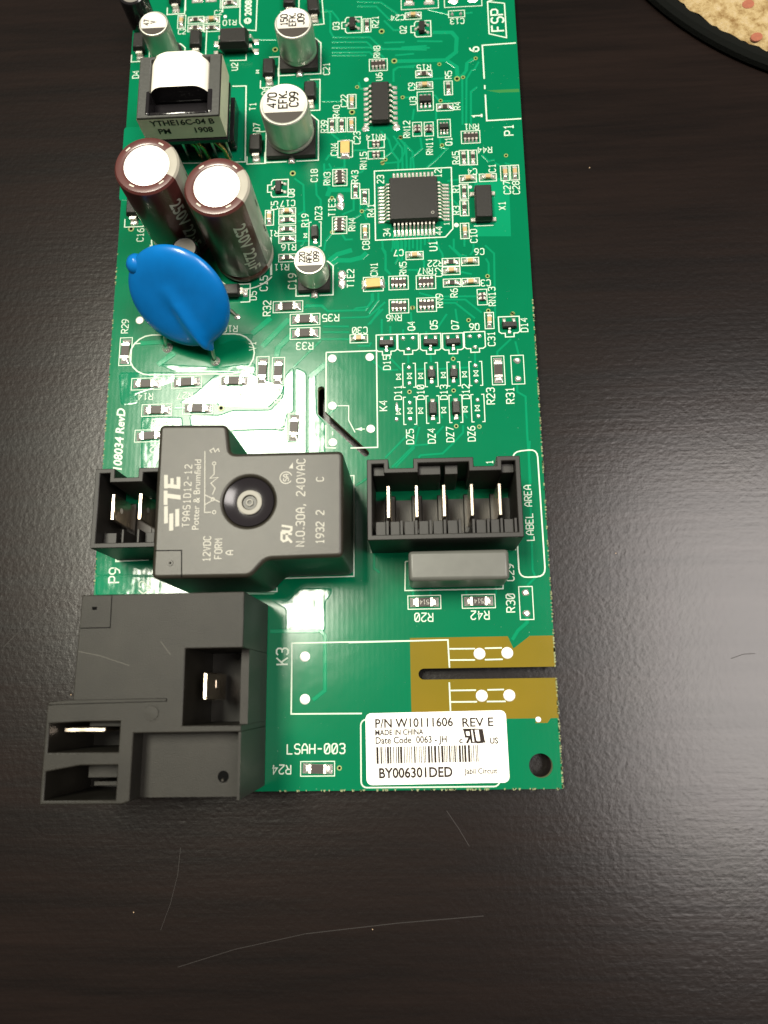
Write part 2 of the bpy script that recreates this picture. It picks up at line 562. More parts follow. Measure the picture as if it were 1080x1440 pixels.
def strokes(txt, h, wf=0.85, sp=1.35):
    """polylines of a text line centred on the origin, cap height h"""
    u = h / 6.0
    out = []
    x = 0.0
    for ch in txt:
        gw = 1.4 if ch in '.,' else 4
        for ln in GL[ch]:
            out.append([((x + p[0]) * u * wf, (p[1] - 3) * u) for p in ln])
        x += gw + sp * (1.25 if ch not in '.,' else 1)
    wd = (x - sp * 1.25) * u * wf
    return [[(p[0] - wd / 2, p[1]) for p in ln] for ln in out]
def write(mb, txt, cx, cy, rot, h, z, m, wd=None, wf=.85, sp=1.35):
    a = math.radians(rot)
    for k, ln in enumerate(strokes(txt, h, wf, sp)):
        q = [rot2(p, a) for p in ln]
        cl_ = ln[0] == ln[-1] and len(ln) > 3
        if cl_:
            q = q[:-1]
        mb.strip([(cx + p[0], cy + p[1]) for p in q], wd or h * .155, z + (k % 7) * 1.5e-4, m, closed=cl_)
def font_mesh(txt, size, m, bold=False, shear=0.0, align='CENTER'):
    cu = bpy.data.curves.new('lettering', 'FONT')
    cu.body = txt
    cu.size = size
    cu.align_x = align
    cu.align_y = 'CENTER'
    cu.shear = shear
    cu.resolution_u = 3
    if bold:
        cu.offset = size * bold
    o = bpy.data.objects.new('lettering', cu)
    C.objects.link(o)
    bpy.context.view_layer.update()
    me = bpy.data.meshes.new_from_object(o.evaluated_get(bpy.context.evaluated_depsgraph_get()))
    bpy.data.objects.remove(o)
    bpy.data.curves.remove(cu)
    me.materials.clear()
    me.materials.append(MATS[m])
    return me

# ------------------------------------------------------------------ the table and the mat
TZ = -0.42
tb = MB().prism(rrect(-62, -34, 70, 44, 1.5), TZ - 3, TZ, 'dark_wood').build('table_top')
tb['label'] = 'dark brown wooden table top with fine grain and scratches under everything'
tb['category'] = 'table'
for pts, wd in (([(250, 1360), (330, 1335), (430, 1313)], .010), ([(430, 1313), (560, 1298), (680, 1288)], .013), ([(226, 1308), (240, 1270), (250, 1230), (254, 1192)], .008),
                ([(628, 1140), (645, 1165), (660, 1190)], .010),
                ([(1028, 926), (1045, 920), (1062, 919)], .016), ([(60, 690), (90, 712), (125, 716), (160, 700)], .008), ([(5, 910), (50, 865), (95, 830)], .007)):
    MB().strip([at(p[0], p[1], TZ) for p in pts], wd, TZ + .003, 'scuff').build('scratch', tb)
for px, py in ((188, 1283), (524, 1307), (100, 977), (866, 778), (829, 236)):
    p = at(px, py, TZ)
    r = random.uniform(.010, .018)
    MB().frustum(circle(p.x, p.y, r, 7), TZ + .001, circle(p.x + .004, p.y, r * .5, 7), TZ + r, 'crumb').build('crumb', tb)

# round speckled mat: circle through three points of its edge
def circum(a, b, c):
    ax, ay, bx, by, cx, cy = a.x, a.y, b.x, b.y, c.x, c.y
    d = 2 * (ax * (by - cy) + bx * (cy - ay) + cx * (ay - by))
    ux = ((ax * ax + ay * ay) * (by - cy) + (bx * bx + by * by) * (cy - ay) + (cx * cx + cy * cy) * (ay - by)) / d
    uy = ((ax * ax + ay * ay) * (cx - bx) + (bx * bx + by * by) * (ax - cx) + (cx * cx + cy * cy) * (bx - ax)) / d
    return V((ux, uy)), math.hypot(ax - ux, ay - uy)
MC, MR = circum(at(906, 0, TZ), at(991, 63, TZ), at(1080, 104, TZ))
pm = bpy.data.objects.new('round_mat', None)
C.objects.link(pm)
pm.location = (MC.x, MC.y, TZ)
pm['label'] = 'round cream mat with terracotta spots and thick black edging beside the board'
pm['category'] = 'mat'
IR = MR - 0.34
face = MB()
N = 420
prof = [(0.0, .26), (IR * .5, .262), (IR - .5, .26), (IR - .12, .25), (IR, .20)]
rng = random.Random(3)
jit = [rng.uniform(-.05, .05) for _ in range(N)]
for k in range(1, len(prof) - 1):
    pass
rows = []
for r, z in prof[1:]:
    rows.append([((r + (jit[i] if r == IR else 0)) * math.cos(2 * math.pi * i / N), (r + (jit[i] if r == IR else 0)) * math.sin(2 * math.pi * i / N), z) for i in range(N)])
face.add([(0, 0, prof[0][1])] + rows[0], [(0, 1 + i, 1 + (i + 1) % N) for i in range(N)], 'speckled_cream', True)
for a, b in zip(rows, rows[1:]):
    face.add(b + a, [(i, (i + 1) % N, N + (i + 1) % N, N + i) for i in range(N)], 'speckled_cream', True)
face.build('mat_face', pm)
rim = MB()
rim.lathe([(IR - .2, .02), (MR - .05, .02), (MR, .07), (MR - .03, .17), (MR - .13, .235), (MR - .25, .225), (IR - .06, .17)], 'mat_edging', N, caps=(False, False))
rim.build('edging', pm)
for px, py, r in ((1052, 6, .13), (1064, 52, .125), (1100, 14, .12), (1112, 60, .11)):
    p = at(px, py, TZ + .26)
    o = MB().frustum([rot2((q[0] * 1.12, q[1] * .9), .4) for q in circle(0, 0, r, 14)], -.02, [rot2((q[0] * 1.05, q[1] * .85), .4) for q in circle(0, 0, r, 14)], .008, 'terracotta')
    o.build('painted_spot', pm, (p.x - MC.x, p.y - MC.y, .26))

# ------------------------------------------------------------------ the circuit board
B = bpy.data.objects.new('circuit_board', None)
C.objects.link(B)
B['label'] = 'green printed circuit board populated with relays, capacitors and chips lying on the table'
B['category'] = 'circuit board'
XL, XR, YB, YT = -6.13, 2.375, -1.665, 17.5
def P2(*pts):
    return [tuple(at(*p)[:2]) for p in pts]

s0, s1 = at(*cl(343, 272)), at(*cl(1010, 272))
hw = .098
slot_l = s0.x + hw
yk = s0.y
outline = [(XL, YB), (XR, YB), (XR, yk - hw)]
outline += [(slot_l + hw * math.cos(a), yk + hw * math.sin(a)) for a in [math.radians(270 - 20 * i) for i in range(10)]]
outline += [(XR, yk + hw), (XR, YT), (XL, YT)]
# K4 slot: a bent milled slot
a0, a1, a2 = at(*c7b(548, 725)), at(*c7b(549, 885)), at(*c7b(855, 1165))
def thick(path, hwid, n=6):
    pts = [V(p[:2]) for p in path]
    l, r = [], []
    for i, p in enumerate(pts):
        d1 = (pts[i] - pts[i - 1]).normalized() if i else (pts[1] - pts[0]).normalized()
        d2 = (pts[i + 1] - pts[i]).normalized() if i < len(pts) - 1 else d1
        n1 = V((-d1.y, d1.x)) + V((-d2.y, d2.x))
        n1.normalize()
        k = hwid / max(.5, n1.dot(V((-d1.y, d1.x))))
        l.append(p + n1 * k)
        r.append(p - n1 * k)
    def cap(p, d):
        a = math.atan2(d.y, d.x)
        return [p + V((math.cos(a + t), math.sin(a + t))) * hwid for t in [math.radians(80 - 160 * i / n) for i in range(n + 1)]]
    end = cap(pts[-1], (pts[-1] - pts[-2]).normalized())
    beg = cap(pts[0], (pts[0] - pts[1]).normalized())
    return [tuple(q) for q in l + end + r[::-1] + beg]
slot = thick([a0, a1, a2], .068)
mh = at(760.6, 1076.6)
mount_hole = circle(mh.x, mh.y, .205, 28)
bx0 = at(577.5, 950).x
by1, by0 = at(700, 895).y, at(760, 1010).y
tan_area = [(bx0, by0 - .2), (1.3, by0 - .2), (1.3, by0), (XR - .35, by0), (XR - .42, by0 - .08), (XR - .2, by0 - .08), (XR - .14, by0), (XR + .1, by0), (XR + .1, by1),
            (at(745, 895).x, by1), (at(722, 912).x, at(722, 912).y), (at(714, 895).x, by1), (bx0, by1)]
lx = P2(c6(635, 130), c6(845, 130), c6(858, 485), c6(640, 485))
P1a = P2(c3(650, 572), c3(854, 562), c3(856, 582), c3(720, 586))
sub = MB()
sub.prism(outline, -.16, 0, 'solder_mask', holes=[slot, mount_hole], regions=[(tan_area, 'bare_laminate'), (lx, 'mask_over_copper'), (P1a, 'mask_thin')])
me = sub.mesh('substrate')
for p in me.polygons:                               # sawn laminate shows on the edges
    if abs(p.normal.z) < .3:
        if 'laminate_edge' not in me.materials:
            me.materials.append(MATS['laminate_edge'])
        p.material_index = len(me.materials) - 1
put('substrate', me, B)
# frayed fibres along the routed edges
fr = MB()
rng = random.Random(5)
def fray(a, b, n, out):
    for i in range(n):
        t = rng.random()
        p = V(a).lerp(V(b), t)
        w_, l_ = rng.uniform(.01, .035), rng.uniform(.01, .035)
        d = (V(b) - V(a)).normalized()
        fr.frustum([tuple(p + d * w_ + V(out) * -.02), tuple(p - d * w_ + V(out) * -.02), tuple(p - d * w_ * .6 + V(out) * l_), tuple(p + d * w_ * .3 + V(out) * l_)][::-1 if out[0] < 0 or out[1] < 0 else 1],
                   -.15, [tuple(p + d * w_ * .8 - V(out) * .018), tuple(p - d * w_ * .8 - V(out) * .018), tuple(p - d * w_ * .4 + V(out) * l_ * .6), tuple(p + d * w_ * .2 + V(out) * l_ * .6)][::-1 if out[0] < 0 or out[1] < 0 else 1],
                   .0035, 'laminate_edge')
fray((XR, 7.6), (XR, yk + hw), 150, (1, 0))
fray((XR, yk - hw), (XR, YB), 70, (1, 0))
fray((-2.6, YB), (XR, YB), 60, (0, -1))
fray((XL, 2), (XL, 9), 60, (-1, 0))
o = fr.build('frayed_edge', B)
o['kind'] = 'stuff'

# ---- copper under the mask: pours and traces (raised, with sloping flanks)
TRZ = [0.0022]
def zt():
    TRZ[0] += 2.0e-5
    return TRZ[0]
def pour(pts, m='mask_pour'):
    q = P2(*pts)
    ar = sum(q[i][0] * q[(i + 1) % len(q)][1] - q[(i + 1) % len(q)][0] * q[i][1] for i in range(len(q)))
    if ar < 0:
        q = q[::-1]
    q = round_poly(q, .05, 2)
    n = len(q)
    lo = []
    for i in range(n):
        a, p, b = V(q[i - 1]), V(q[i]), V(q[(i + 1) % n])
        d1, d2 = (p - a).normalized(), (b - p).normalized()
        nn = V((d1.y, -d1.x)) + V((d2.y, -d2.x))
        nn = nn.normalized() if nn.length > 1e-4 else V((d1.y, -d1.x))
        lo.append(tuple(p + nn * .022))
    mb = MB()
    z = zt() + .0012
    mb.prism(q, .001, z, m, bottom=False)
    nv = len(mb.v) // 1
    mb.v, mb.f, mb.m, mb.smooth = mb.v, mb.f, mb.m, mb.smooth
    # replace straight walls by sloping ones
    keep = [i for i, f in enumerate(mb.f) if all(abs(mb.v[k][2] - z) < 1e-7 for k in f)]
    mb.f, mb.m, mb.smooth = [mb.f[i] for i in keep], [mb.m[i] for i in keep], [mb.smooth[i] for i in keep]
    mb.add([(*p, 0.0006) for p in lo] + [(*p, z) for p in q], [(i, (i + 1) % n, n + (i + 1) % n, n + i) for i in range(n)], m)
    return mb.build('copper_pour', B)
for pts in (
    [c7(470, 690), c7(690, 690), c7(700, 705), c7(985, 715), c7(1060, 640), c7(1075, 590), c7(960, 560), c7(880, 520), c7(700, 515), c7(560, 640)],
    [c7(530, 765), c7(700, 768), c7(780, 740), c7(1000, 738), c7(1075, 660), c7b(300, 640), c7b(352, 575), c7b(352, 880), c7b(310, 885), c7(1075, 832), c7(780, 840), c7(540, 832)],
    [c7(770, 858), c7(1010, 850), c7(1078, 858), c7b(312, 900), c7b(312, 1090), c7b(420, 1100), c7b(420, 1180), c7(1070, 1010), c7(860, 985)],
    [c7(120, 520), c7(440, 520), c7(440, 560), c7(200, 640), c7(220, 690), c7(130, 700)],
    [c7(250, 780), c7(480, 780), c7(480, 1080), c7(250, 1080)],
    [c7(360, 470), c7(620, 485), c7(690, 490), c7(905, 465), c7(905, 515), c7(700, 505), c7(440, 505)],
    [c7(700, 300), c7(895, 295), c7(880, 325), c7(770, 320), c7(700, 350)],
    [c7b(372, 580), c7b(440, 610), c7b(440, 1180), c7b(372, 1180)],
    [c7b(462, 640), c7b(505, 620), c7b(512, 900), c7b(570, 960), c7b(570, 1180), c7b(462, 1180)],
    [c3b(180, 100), c3b(300, 110), c3b(370, 40), c3b(570, 40), c3b(548, 85), c3b(522, 115), c3b(522, 300), c3b(285, 308), c3b(285, 160)],
    [(136, 812), (300, 812), (388, 826), (388, 834), (136, 836)],
    [(140, 690), (216, 690), (216, 808), (136, 808)],
    [c4(150, 0), c4(120, 420), c4(230, 420), c4(300, 200), c4(300, 0)],
    [c1(730, 560), c1(820, 560), c1(810, 1010), c1(560, 1010), c1(560, 900)],
):
    pour(pts)

TR = MB()
def trace(f, *pts, w=.028):
    TR.strip([at(*f(*p)) for p in pts], w, zt(), 'mask_over_copper', slope=.008, zb=.0005)
for pts in (((440, 60), (470, 85), (470, 200), (490, 235), (720, 235), (800, 310), (1080, 315)), ((480, 265), (700, 265), (790, 350)), ((480, 300), (730, 300), (800, 355), (830, 390)),
            ((480, 330), (720, 330), (740, 350)), ((480, 350), (700, 350)), ((400, 75), (480, 70), (520, 120), (530, 160)), ((1000, 425), (900, 425), (870, 450), (870, 520)),
            ((650, 520), (660, 560), (690, 560)), ((790, 830), (840, 885), (860, 960), (900, 1010), (900, 1080)), ((900, 870), (990, 960), (1000, 1080)), ((640, 830), (690, 820)),
            ((420, 640), (540, 640)), ((620, 950), (690, 950), (710, 990)), ((530, 890), (460, 830)), ((20, 250), (130, 250)), ((640, 40), (760, 40), (840, 120), (920, 130)), ((640, 10), (790, 15), (900, 90)),
            ((560, 1000), (560, 1060), (440, 1075)), ((920, 300), (1080, 290)), ((880, 350), (1000, 340))):
    trace(c2, *pts)
for pts in (((70, 388), (390, 380), (455, 330), (460, 240), (430, 205), (310, 205)), ((400, 385), (460, 425), (465, 490))):
    trace(c3, *pts, w=.075)
for pts in (((560, 370), (520, 400), (515, 450), (480, 490)), ((575, 375), (530, 395), (525, 445), (495, 490), (497, 790)), ((580, 435), (555, 445), (522, 500), (520, 800)),
            ((600, 390), (575, 435)), ((590, 550), (550, 580), (550, 800)), ((0, 270), (130, 266)), ((0, 310), (290, 302)), ((60, 520), (60, 440), (90, 425), (200, 415)), ((210, 260), (370, 262)),
            ((0, 130), (60, 190), (100, 190)), ((100, 880), (140, 930), (145, 1080)), ((60, 860), (115, 940), (118, 1080)), ((230, 870), (240, 940), (170, 1000), (168, 1080)),
            ((350, 860), (360, 930), (400, 940), (330, 1010), (270, 1060)), ((620, 980), (660, 1020), (700, 1010)), ((150, 560), (200, 545)), ((320, 600), (350, 640), (420, 640)),
            ((300, 500), (380, 495)), ((330, 690), (330, 760)), ((190, 690), (180, 760)), ((120, 620), (200, 610)), ((280, 60), (410, 90)), ((510, 85), (560, 80))):
    trace(c3, *pts)
for pts in (((190, 220), (245, 260), (250, 420), (212, 440)), ((320, 240), (325, 320), (350, 350), (350, 430)), ((370, 130), (375, 250), (420, 290)), ((720, 640), (745, 685), (745, 770), (775, 805)),
            ((660, 920), (660, 965), (620, 1020), (390, 1025), (360, 992), (260, 990)), ((480, 560), (500, 592), (545, 590)), ((700, 915), (700, 960), (640, 1040)), ((530, 230), (540, 200), (600, 180), (620, 150)),
            ((550, 340), (550, 410), (480, 440)), ((400, 130), (420, 170)), ((800, 600), (800, 650)), ((822, 600), (822, 700), (800, 740)), ((845, 600), (845, 720)), ((868, 600), (868, 640)), ((630, 470), (610, 420), (650, 380)),
            ((300, 480), (210, 480)), ((195, 600), (280, 600)), ((230, 700), (200, 710)), ((450, 90), (400, 80), (380, 110)), ((700, 40), (740, 20)), ((720, 100), (780, 60), (820, 0)), ((720, 130), (830, 120), (860, 60), (860, 0)),
            ((420, 550), (380, 600), (370, 660)), ((590, 330), (590, 440), (540, 470)), ((260, 440), (270, 560), (240, 620), (225, 630))):
    trace(c5, *pts)
for pts in (((390, 290), (590, 290)), ((410, 745), (450, 718), (530, 718), (600, 700), (630, 672)), ((400, 720), (450, 682), (540, 655)), ((390, 330), (400, 300))):
    trace(c5, *pts, w=.09)
for pts in (((75, 510), (80, 560), (95, 580), (95, 690), (120, 712)), ((140, 470), (140, 550), (130, 580)), ((165, 470), (165, 600), (190, 640), (190, 700)), ((190, 470), (190, 560), (215, 590)), ((215, 470), (215, 580)), ((240, 470), (240, 570)),
            ((262, 470), (262, 560)), ((288, 470), (288, 570)), ((310, 470), (310, 600), (330, 640), (330, 680)), ((335, 470), (335, 540)), ((360, 470), (360, 520)), ((400, 500), (420, 560), (440, 590), (445, 625)), ((480, 540), (560, 620)),
            ((510, 500), (510, 560), (550, 600), (590, 605)), ((700, 540), (755, 590), (762, 985)), ((230, 690), (290, 690), (300, 735)), ((420, 870), (580, 870), (680, 950)), ((430, 890), (520, 890), (640, 985)), ((300, 830), (385, 852), (645, 850)),
            ((705, 620), (722, 650), (722, 720)), ((395, 560), (395, 520)), ((540, 640), (560, 640)), ((550, 780), (570, 775)), ((540, 700), (620, 715)), ((100, 770), (75, 770)), ((470, 150), (545, 140)), ((470, 220), (550, 215)), ((470, 260), (510, 270), (550, 310)),
            ((470, 300), (520, 340), (560, 330)), ((575, 500), (575, 550)), ((630, 530), (630, 570), (610, 600)), ((610, 60), (680, 130)), ((760, 40), (800, 60)), ((820, 40), (880, 60))):
    trace(c6, *pts)
for pts in (((70, 120), (70, 212)), ((120, 160), (120, 215)), ((240, 80), (248, 205)), ((195, 180), (195, 225)), ((330, 190), (330, 225)), ((355, 320), (358, 372)), ((225, 330), (225, 378)), ((615, 315), (615, 378)), ((485, 320), (488, 372)),
            ((270, 415), (325, 410)), ((400, 412), (452, 408)), ((520, 405), (585, 402)), ((825, 235), (745, 310), (745, 338)), ((860, 505), (862, 545), (910, 572), (920, 800), (940, 1080)), ((275, 740), (90, 930)), ((290, 750), (262, 855), (130, 985)),
            ((225, 860), (335, 852), (430, 745)), ((545, 740), (545, 782), (482, 850), (425, 905), (297, 915), (285, 930)), ((262, 868), (150, 985)), ((100, 330), (190, 420), (205, 418)), ((640, 740), (650, 760)), ((410, 660), (425, 700)), ((540, 655), (570, 700)),
            ((0, 100), (90, 20)), ((0, 150), (60, 60)), ((390, 180), (450, 90)), ((500, 60), (510, 130), (520, 180)), ((850, 250), (870, 330))):
    trace(c8, *pts)
for pts in (((430, 155), (550, 150), (595, 187), (770, 180), (790, 165), (870, 155), (908, 110), (905, 60)), ((682, 232), (870, 225), (912, 190)), ((560, 330), (740, 330)), ((545, 388), (357, 572)), ((560, 290), (740, 290)), ((545, 378), (760, 378)),
            ((905, 530), (980, 595), (1080, 590)), ((870, 280), (975, 170)), ((965, 260), (965, 350)), ((800, 425), (880, 425), (895, 400)), ((660, 838), (600, 900))):
    trace(c7b, *pts)
for pts in (((325, 240), (140, 430)), ((200, 232), (70, 342)), ((585, 545), (470, 640)), ((350, 340), (250, 440), (240, 500))):
    trace(c7b, *pts, w=.10)
for pts in (((945, 0), (940, 100), (960, 700), (975, 740), (932, 785)), ((0, 245), (60, 205)), ((100, 540), (100, 690), (130, 715)), ((312, 800), (312, 850)), ((405, 800), (405, 845)), ((600, 800), (600, 840)), ((760, 780), (760, 840))):
    trace(cc, *pts)
for pts in (((930, 950), (930, 985), (880, 1030), (850, 1080)),):
    trace(cc, *pts, w=.05)
trace(c3b, (180, 305), (500, 303), (526, 332), (526, 680), (450, 740), w=.055)
trace(c7, (440, 720), (530, 722), w=.04)
trace(c7, (130, 400), (140, 330), w=.05)
trace(c7, (240, 345), (440, 330), w=.08)
trace(c7, (440, 400), (340, 470), w=.1)
o = TR.build('copper_traces', B, weld=False)
o['kind'] = 'stuff'

# ---- silk-screen print: outlines and reference texts
SZ = [.0048]
def zs():
    SZ[0] += 1e-5
    return SZ[0]
def line(f, *pts, w=.022, closed=False):
    wline([at(*f(*p)) for p in pts], w, closed)
def wline(pts, w=.02, closed=True):
    MB().strip(pts, w, zs(), 'silk_white', closed=closed).build('silkscreen_outline', B, weld=False)
def sbox(c, lx_, ly_, w=.0165):
    x, y = lx_ / 2, ly_ / 2
    wline([(c.x - x, c.y - y), (c.x + x, c.y - y), (c.x + x, c.y + y), (c.x - x, c.y + y)], w)
def ref(txt, px, py, rot, h=.135, w=None):
    c = at(px, py)
    mb = MB()
    write(mb, txt, c.x, c.y, rot, h, zs(), 'silk_white', wd=w or h * .135)
    return mb.build('reference_text', B, weld=False)
REFS = [
 ('R10', 323, 32, 180), ('U2', 330, 94, 90), ('T1', 355.5, 150, 90), ('D7', 361, 179, 90), ('D6', 373, 128, 90), ('D4', 191, 105, 90),
 ('C21', 459, 97, 90), ('C18', 441.8, 247, 90), ('Q3', 472.7, 36.7, 90), ('R21', 527.8, 31, 90), ('C24', 559, 25, 180), ('Q2', 567, 42, 90), ('RN8', 530, 73, 90), ('U6', 533, 108, 90),
 ('C22', 484, 142, 90), ('R40', 473, 157, 90), ('R39', 456, 178, 90), ('C23', 502, 194, 90), ('CN4', 470, 210, 90), ('RN14', 528, 193, 180), ('RN15', 511, 226, 90),
 ('C13', 643, 30, 180), ('R15', 596, 95, 180), ('C9', 579, 122, 90), ('U3', 580.7, 142, 90), ('R5', 630.7, 105.5, 90), ('R4', 643, 149, 90), ('RN12', 572, 182, 90), ('RN11', 604, 205.6, 90), ('Q1', 631, 199, 90),
 ('RN1', 663, 178.5, 180), ('R44', 681.5, 211, 180), ('R45', 641, 222, 90), ('RN3', 460, 251.4, 90), ('R43', 499, 249, 90), ('R41', 521.6, 296, 90), ('TIE3', 466.8, 292, 90), ('RN4', 495, 315.7, 90), ('C8', 514.7, 345, 90),
 ('Q8', 409.4, 271.8, 90), ('C5', 386, 289, 90), ('C17', 404.7, 286, 180), ('R19', 429, 310, 90), ('DZ3', 448, 300, 90), ('R17', 381.6, 328.5, 180), ('R16', 406, 348, 180), ('R11', 396, 376, 180),
 ('TIE2', 493, 391.7, 90), ('CN1', 526, 379, 90), ('RN5', 566.8, 378, 90), ('RN7', 598, 381.3, 180), ('R22', 612, 370.5, 180), ('C2', 617, 383, 90), ('RN9', 618, 423, 90), ('RN6', 554, 447, 180),
 ('R6', 638.5, 412, 90), ('C3', 683, 398, 180), ('C6', 674, 354, 180), ('C7', 560.5, 355.6, 180), ('C10', 666, 332, 90), ('R1', 641, 265, 90), ('R3', 641.5, 296, 90), ('C4', 664, 241.5, 180), ('C1', 692, 236.7, 90),
 ('C27', 713, 264, 90), ('C28', 725.6, 264, 90), ('X1', 706, 289.4, 90), ('RN13', 691.8, 417, 90), ('C16', 197.5, 330.5, 90),
 ('Q4', 578.5, 458.5, 90), ('Q5', 610, 457, 90), ('Q7', 640, 457, 90), ('Q6', 667, 459.7, 180), ('D14', 737, 457, 90), ('C31', 691, 476.6, 90), ('D15', 544, 510, 90), ('D11', 559.7, 552, 90), ('D1\u00d8', 591.5, 551.7, 90), ('D13', 624, 551.7, 90),
 ('D12', 655, 550.7, 90), ('DZ5', 576.6, 614, 90), ('DZ4', 607, 613, 90), ('DZ7', 633, 611, 90), ('DZ6', 663, 610, 90), ('D5', 356, 416, 90), ('C3\u00d8', 506, 464.8, 180), ('V1', 355, 486.6, 90),
 ('R29', 176, 459, 90), ('R18', 323.5, 462.6, 180), ('R14', 204.5, 557.7, 180), ('R27', 260, 556.5, 180), ('R25', 328, 555, 180), ('R13', 224, 594.5, 180), ('R2', 218, 631, 180), ('R34', 391, 557, 90), ('R12', 395, 603, 90),
]
for r in REFS:
    ref(*r)
for r in (('C19', 411, 395.6, 90, .155), ('U1', 609, 346, 90, .155), ('C15', 371, 398.6, 90, .15), ('R32', 375.6, 433.6, 90, .15), ('R35', 465, 447, 180, .15), ('R33', 428.6, 486.6, 180, .15), ('R23', 690, 557, 90, .15), ('R31', 717.4, 556, 90, .15),
          ('K4', 539, 570.5, 90, .15), ('C29', 717, 805, 90, .14), ('R2\u00d8', 596, 868, 180, .15), ('R42', 675, 865, 180, .15), ('R3\u00d8', 718, 848, 90, .15), ('R24', 396, 1082, 180, .15),
          ('P9', 161, 809, 90, .20), ('K2', 203, 828, 90, .2), ('K3', 397, 923, 90, .21), ('P1', 715.5, 183, 90, .185), ('6', 666.7, 69.5, 90, .19, .034), ('1', 671, 163, 90, .19, .034), ('1', 688.5, 650, 90, .12),
          ('LSAH-\u00d8\u00d83', 444.4, 1053, 0, .165), ('LABEL AREA', 743.7, 721, 90, .135), ('23', 535, 252.4, 90), ('12', 616, 244, 90), ('34', 544, 327, 90), ('44', 617, 324.6, 90), ('1', 628, 315, 90, .1), ('FSP', 699.5, 28.5, 90, .26, .036),
          ('+', 212, 347, 20, .14), ('C2', 307, 18, 0, .12), ('C2', 256, 45, 0, .12)):
    ref(*r)
me = font_mesh('108034 RevD', .235, 'silk_white', bold=.03, shear=.18)
p = at(168.5, 619)
put('board_number_text', me, B, (p.x, p.y, .006), math.pi / 2)
me = font_mesh('\u00a9 2008', .21, 'silk_white', bold=.03)
p = at(349.5, 17)
put('copyright_text', me, B, (p.x, p.y, .006), math.pi / 2)

# long outlines
line(c6, (28, 90), (495, 68), (505, 440), (460, 490), (35, 510), w=.024, closed=True)
line(c3, (835, 273), (622, 288), (634, 500), w=.03)
line(c3, (637, 540), (638, 565), w=.03)
line(c3, (641, 600), (650, 765), (868, 752), w=.03)
line(c3, (738, -20), (655, 12), (665, 215), (775, 240), (762, 22), w=.026)
line(c3, (655, 12), (762, 22), w=.026)
line(c1, (800, -10), (798, 150), (830, 185), w=.024)
line(c1, (908, -10), (900, 195), (840, 190), w=.024)
line(c1, (750, 547), (838, 545), (832, 1025), (430, 1035), w=.026)
line(c1, (735, 385), (838, 382), (838, 345), w=.02)
line(c7b, (583, 470), (930, 458), (938, 1125), (750, 1130), w=.026)
line(c7b, (583, 470), (580, 880), w=.026)
line(c7b, (580, 970), (580, 1128), (650, 1130), w=.026)
line(c7b, (660, 838), (738, 838), (738, 938), (782, 1022), w=.02)
line(c7b, (786, 1000), (850, 999), w=.02)
line(c7b, (627, 1015), (627, 1042), w=.02)
q = [at(*c7b(x, y)) for x, y in ((782, 1000), (830, 986), (830, 1012))]
MB().poly([q[0], q[2], q[1]], zs(), 'silk_white').build('silkscreen_arrow', B)
# K3 outline, contacts
line(c3b, (1080, 365), (318, 380), (313, 828), (760, 825), w=.026)
line(cl, (0, 117), (487, 104), (495, 240), w=.026)
line(cl, (494, 312), (500, 452), w=.026)
for a, b_ in (((495, 148), (620, 147)), ((668, 145), (752, 143)), ((495, 203), (620, 202)), ((668, 201), (756, 199)), ((500, 352), (625, 350)), ((680, 349), (762, 347)), ((500, 408), (630, 407)), ((678, 406), (770, 405))):
    line(cl, a, b_, w=.026)
# label box, label area
la = [at(*cl(60, 480)), at(*cl(742, 822))]
wline(rrect(la[0].x, la[1].y, la[1].x, la[0].y - .05, .1), .024)
wline(round_poly(P2(cc(850, 60), cc(985, 45), cc(1030, 735), cc(888, 742)), .16, 4), .026)
# relay and connector outlines
line(ck, (880, 268), (935, 265), (935, 902), (490, 915), w=.022)
line(ck, (255, 1002), (448, 998), (448, 972), w=.022)
line(cc, (85, 540), (85, 605), (235, 603), w=.02)
line(cc, (430, 602), (868, 590), (868, 540), w=.02)
line(cc, (270, 655), (268, 812), (800, 802), (800, 770), w=.022)
line(cc, (270, 655), (295, 652), w=.022)
line(c9, (230, 880), (230, 905), (430, 895), w=.03)
line(c4, (1000, 640), (1003, 860), w=.04)
wline([tuple(p) for p in circle(-3.43, 8.77, .72, 20, math.radians(200), math.radians(320), True)], .025, closed=False)
wline([tuple(p) for p in circle(-4.72, 9.26, .70, 16, math.radians(180), math.radians(262), True)], .03, closed=False)
# varistor outline: a stadium
vl, vr = at(*c7(300, 412)), at(*c7(780, 405))
rv = .43
st = [(vr.x + rv * math.cos(a), vr.y + rv * math.sin(a)) for a in [math.radians(-90 + 18 * i) for i in range(11)]] + [(vl.x + rv * math.cos(a), vl.y + rv * math.sin(a)) for a in [math.radians(90 + 18 * i) for i in range(11)]]
wline(st, .028)
line(c7, (205, 348), (240, 345), w=.02)

def dot(px, py, r):
    p = at(px, py)
    MB().poly(circle(p.x, p.y, r, 16), zs(), 'silk_white').build('silkscreen_dot', B)
dot(*c6(610, 187), .037)
dot(*c6(526, 418), .05)
dot(*c2(698, 505), .05)

def diode_sign(px, py, h=.10):
    c = at(px, py)
    mb = MB()
    for k in (-1, 1):
        mb.strip([(c.x - h * .5, c.y + k * h * .55), (c.x + h * .5, c.y + k * h * .55)], .014, zs(), 'silk_white')
    mb.strip([(c.x - h * .45, c.y + h * .5), (c.x + h * .45, c.y - h * .5), (c.x - h * .45, c.y - h * .5), (c.x + h * .45, c.y + h * .5)], .014, zs(), 'silk_white')
    mb.build('diode_symbol', B, weld=False)
for p in ((168, 457), (297, 452), (430, 447), (553, 443), (167, 660), (297, 655), (432, 652), (557, 647), (232, 452), (620, 437), (235, 655), (628, 640)):
    diode_sign(*c8(*p))
diode_sign(*c1(910, 455), h=.07)
diode_sign(*c5(257, 568), h=.08)

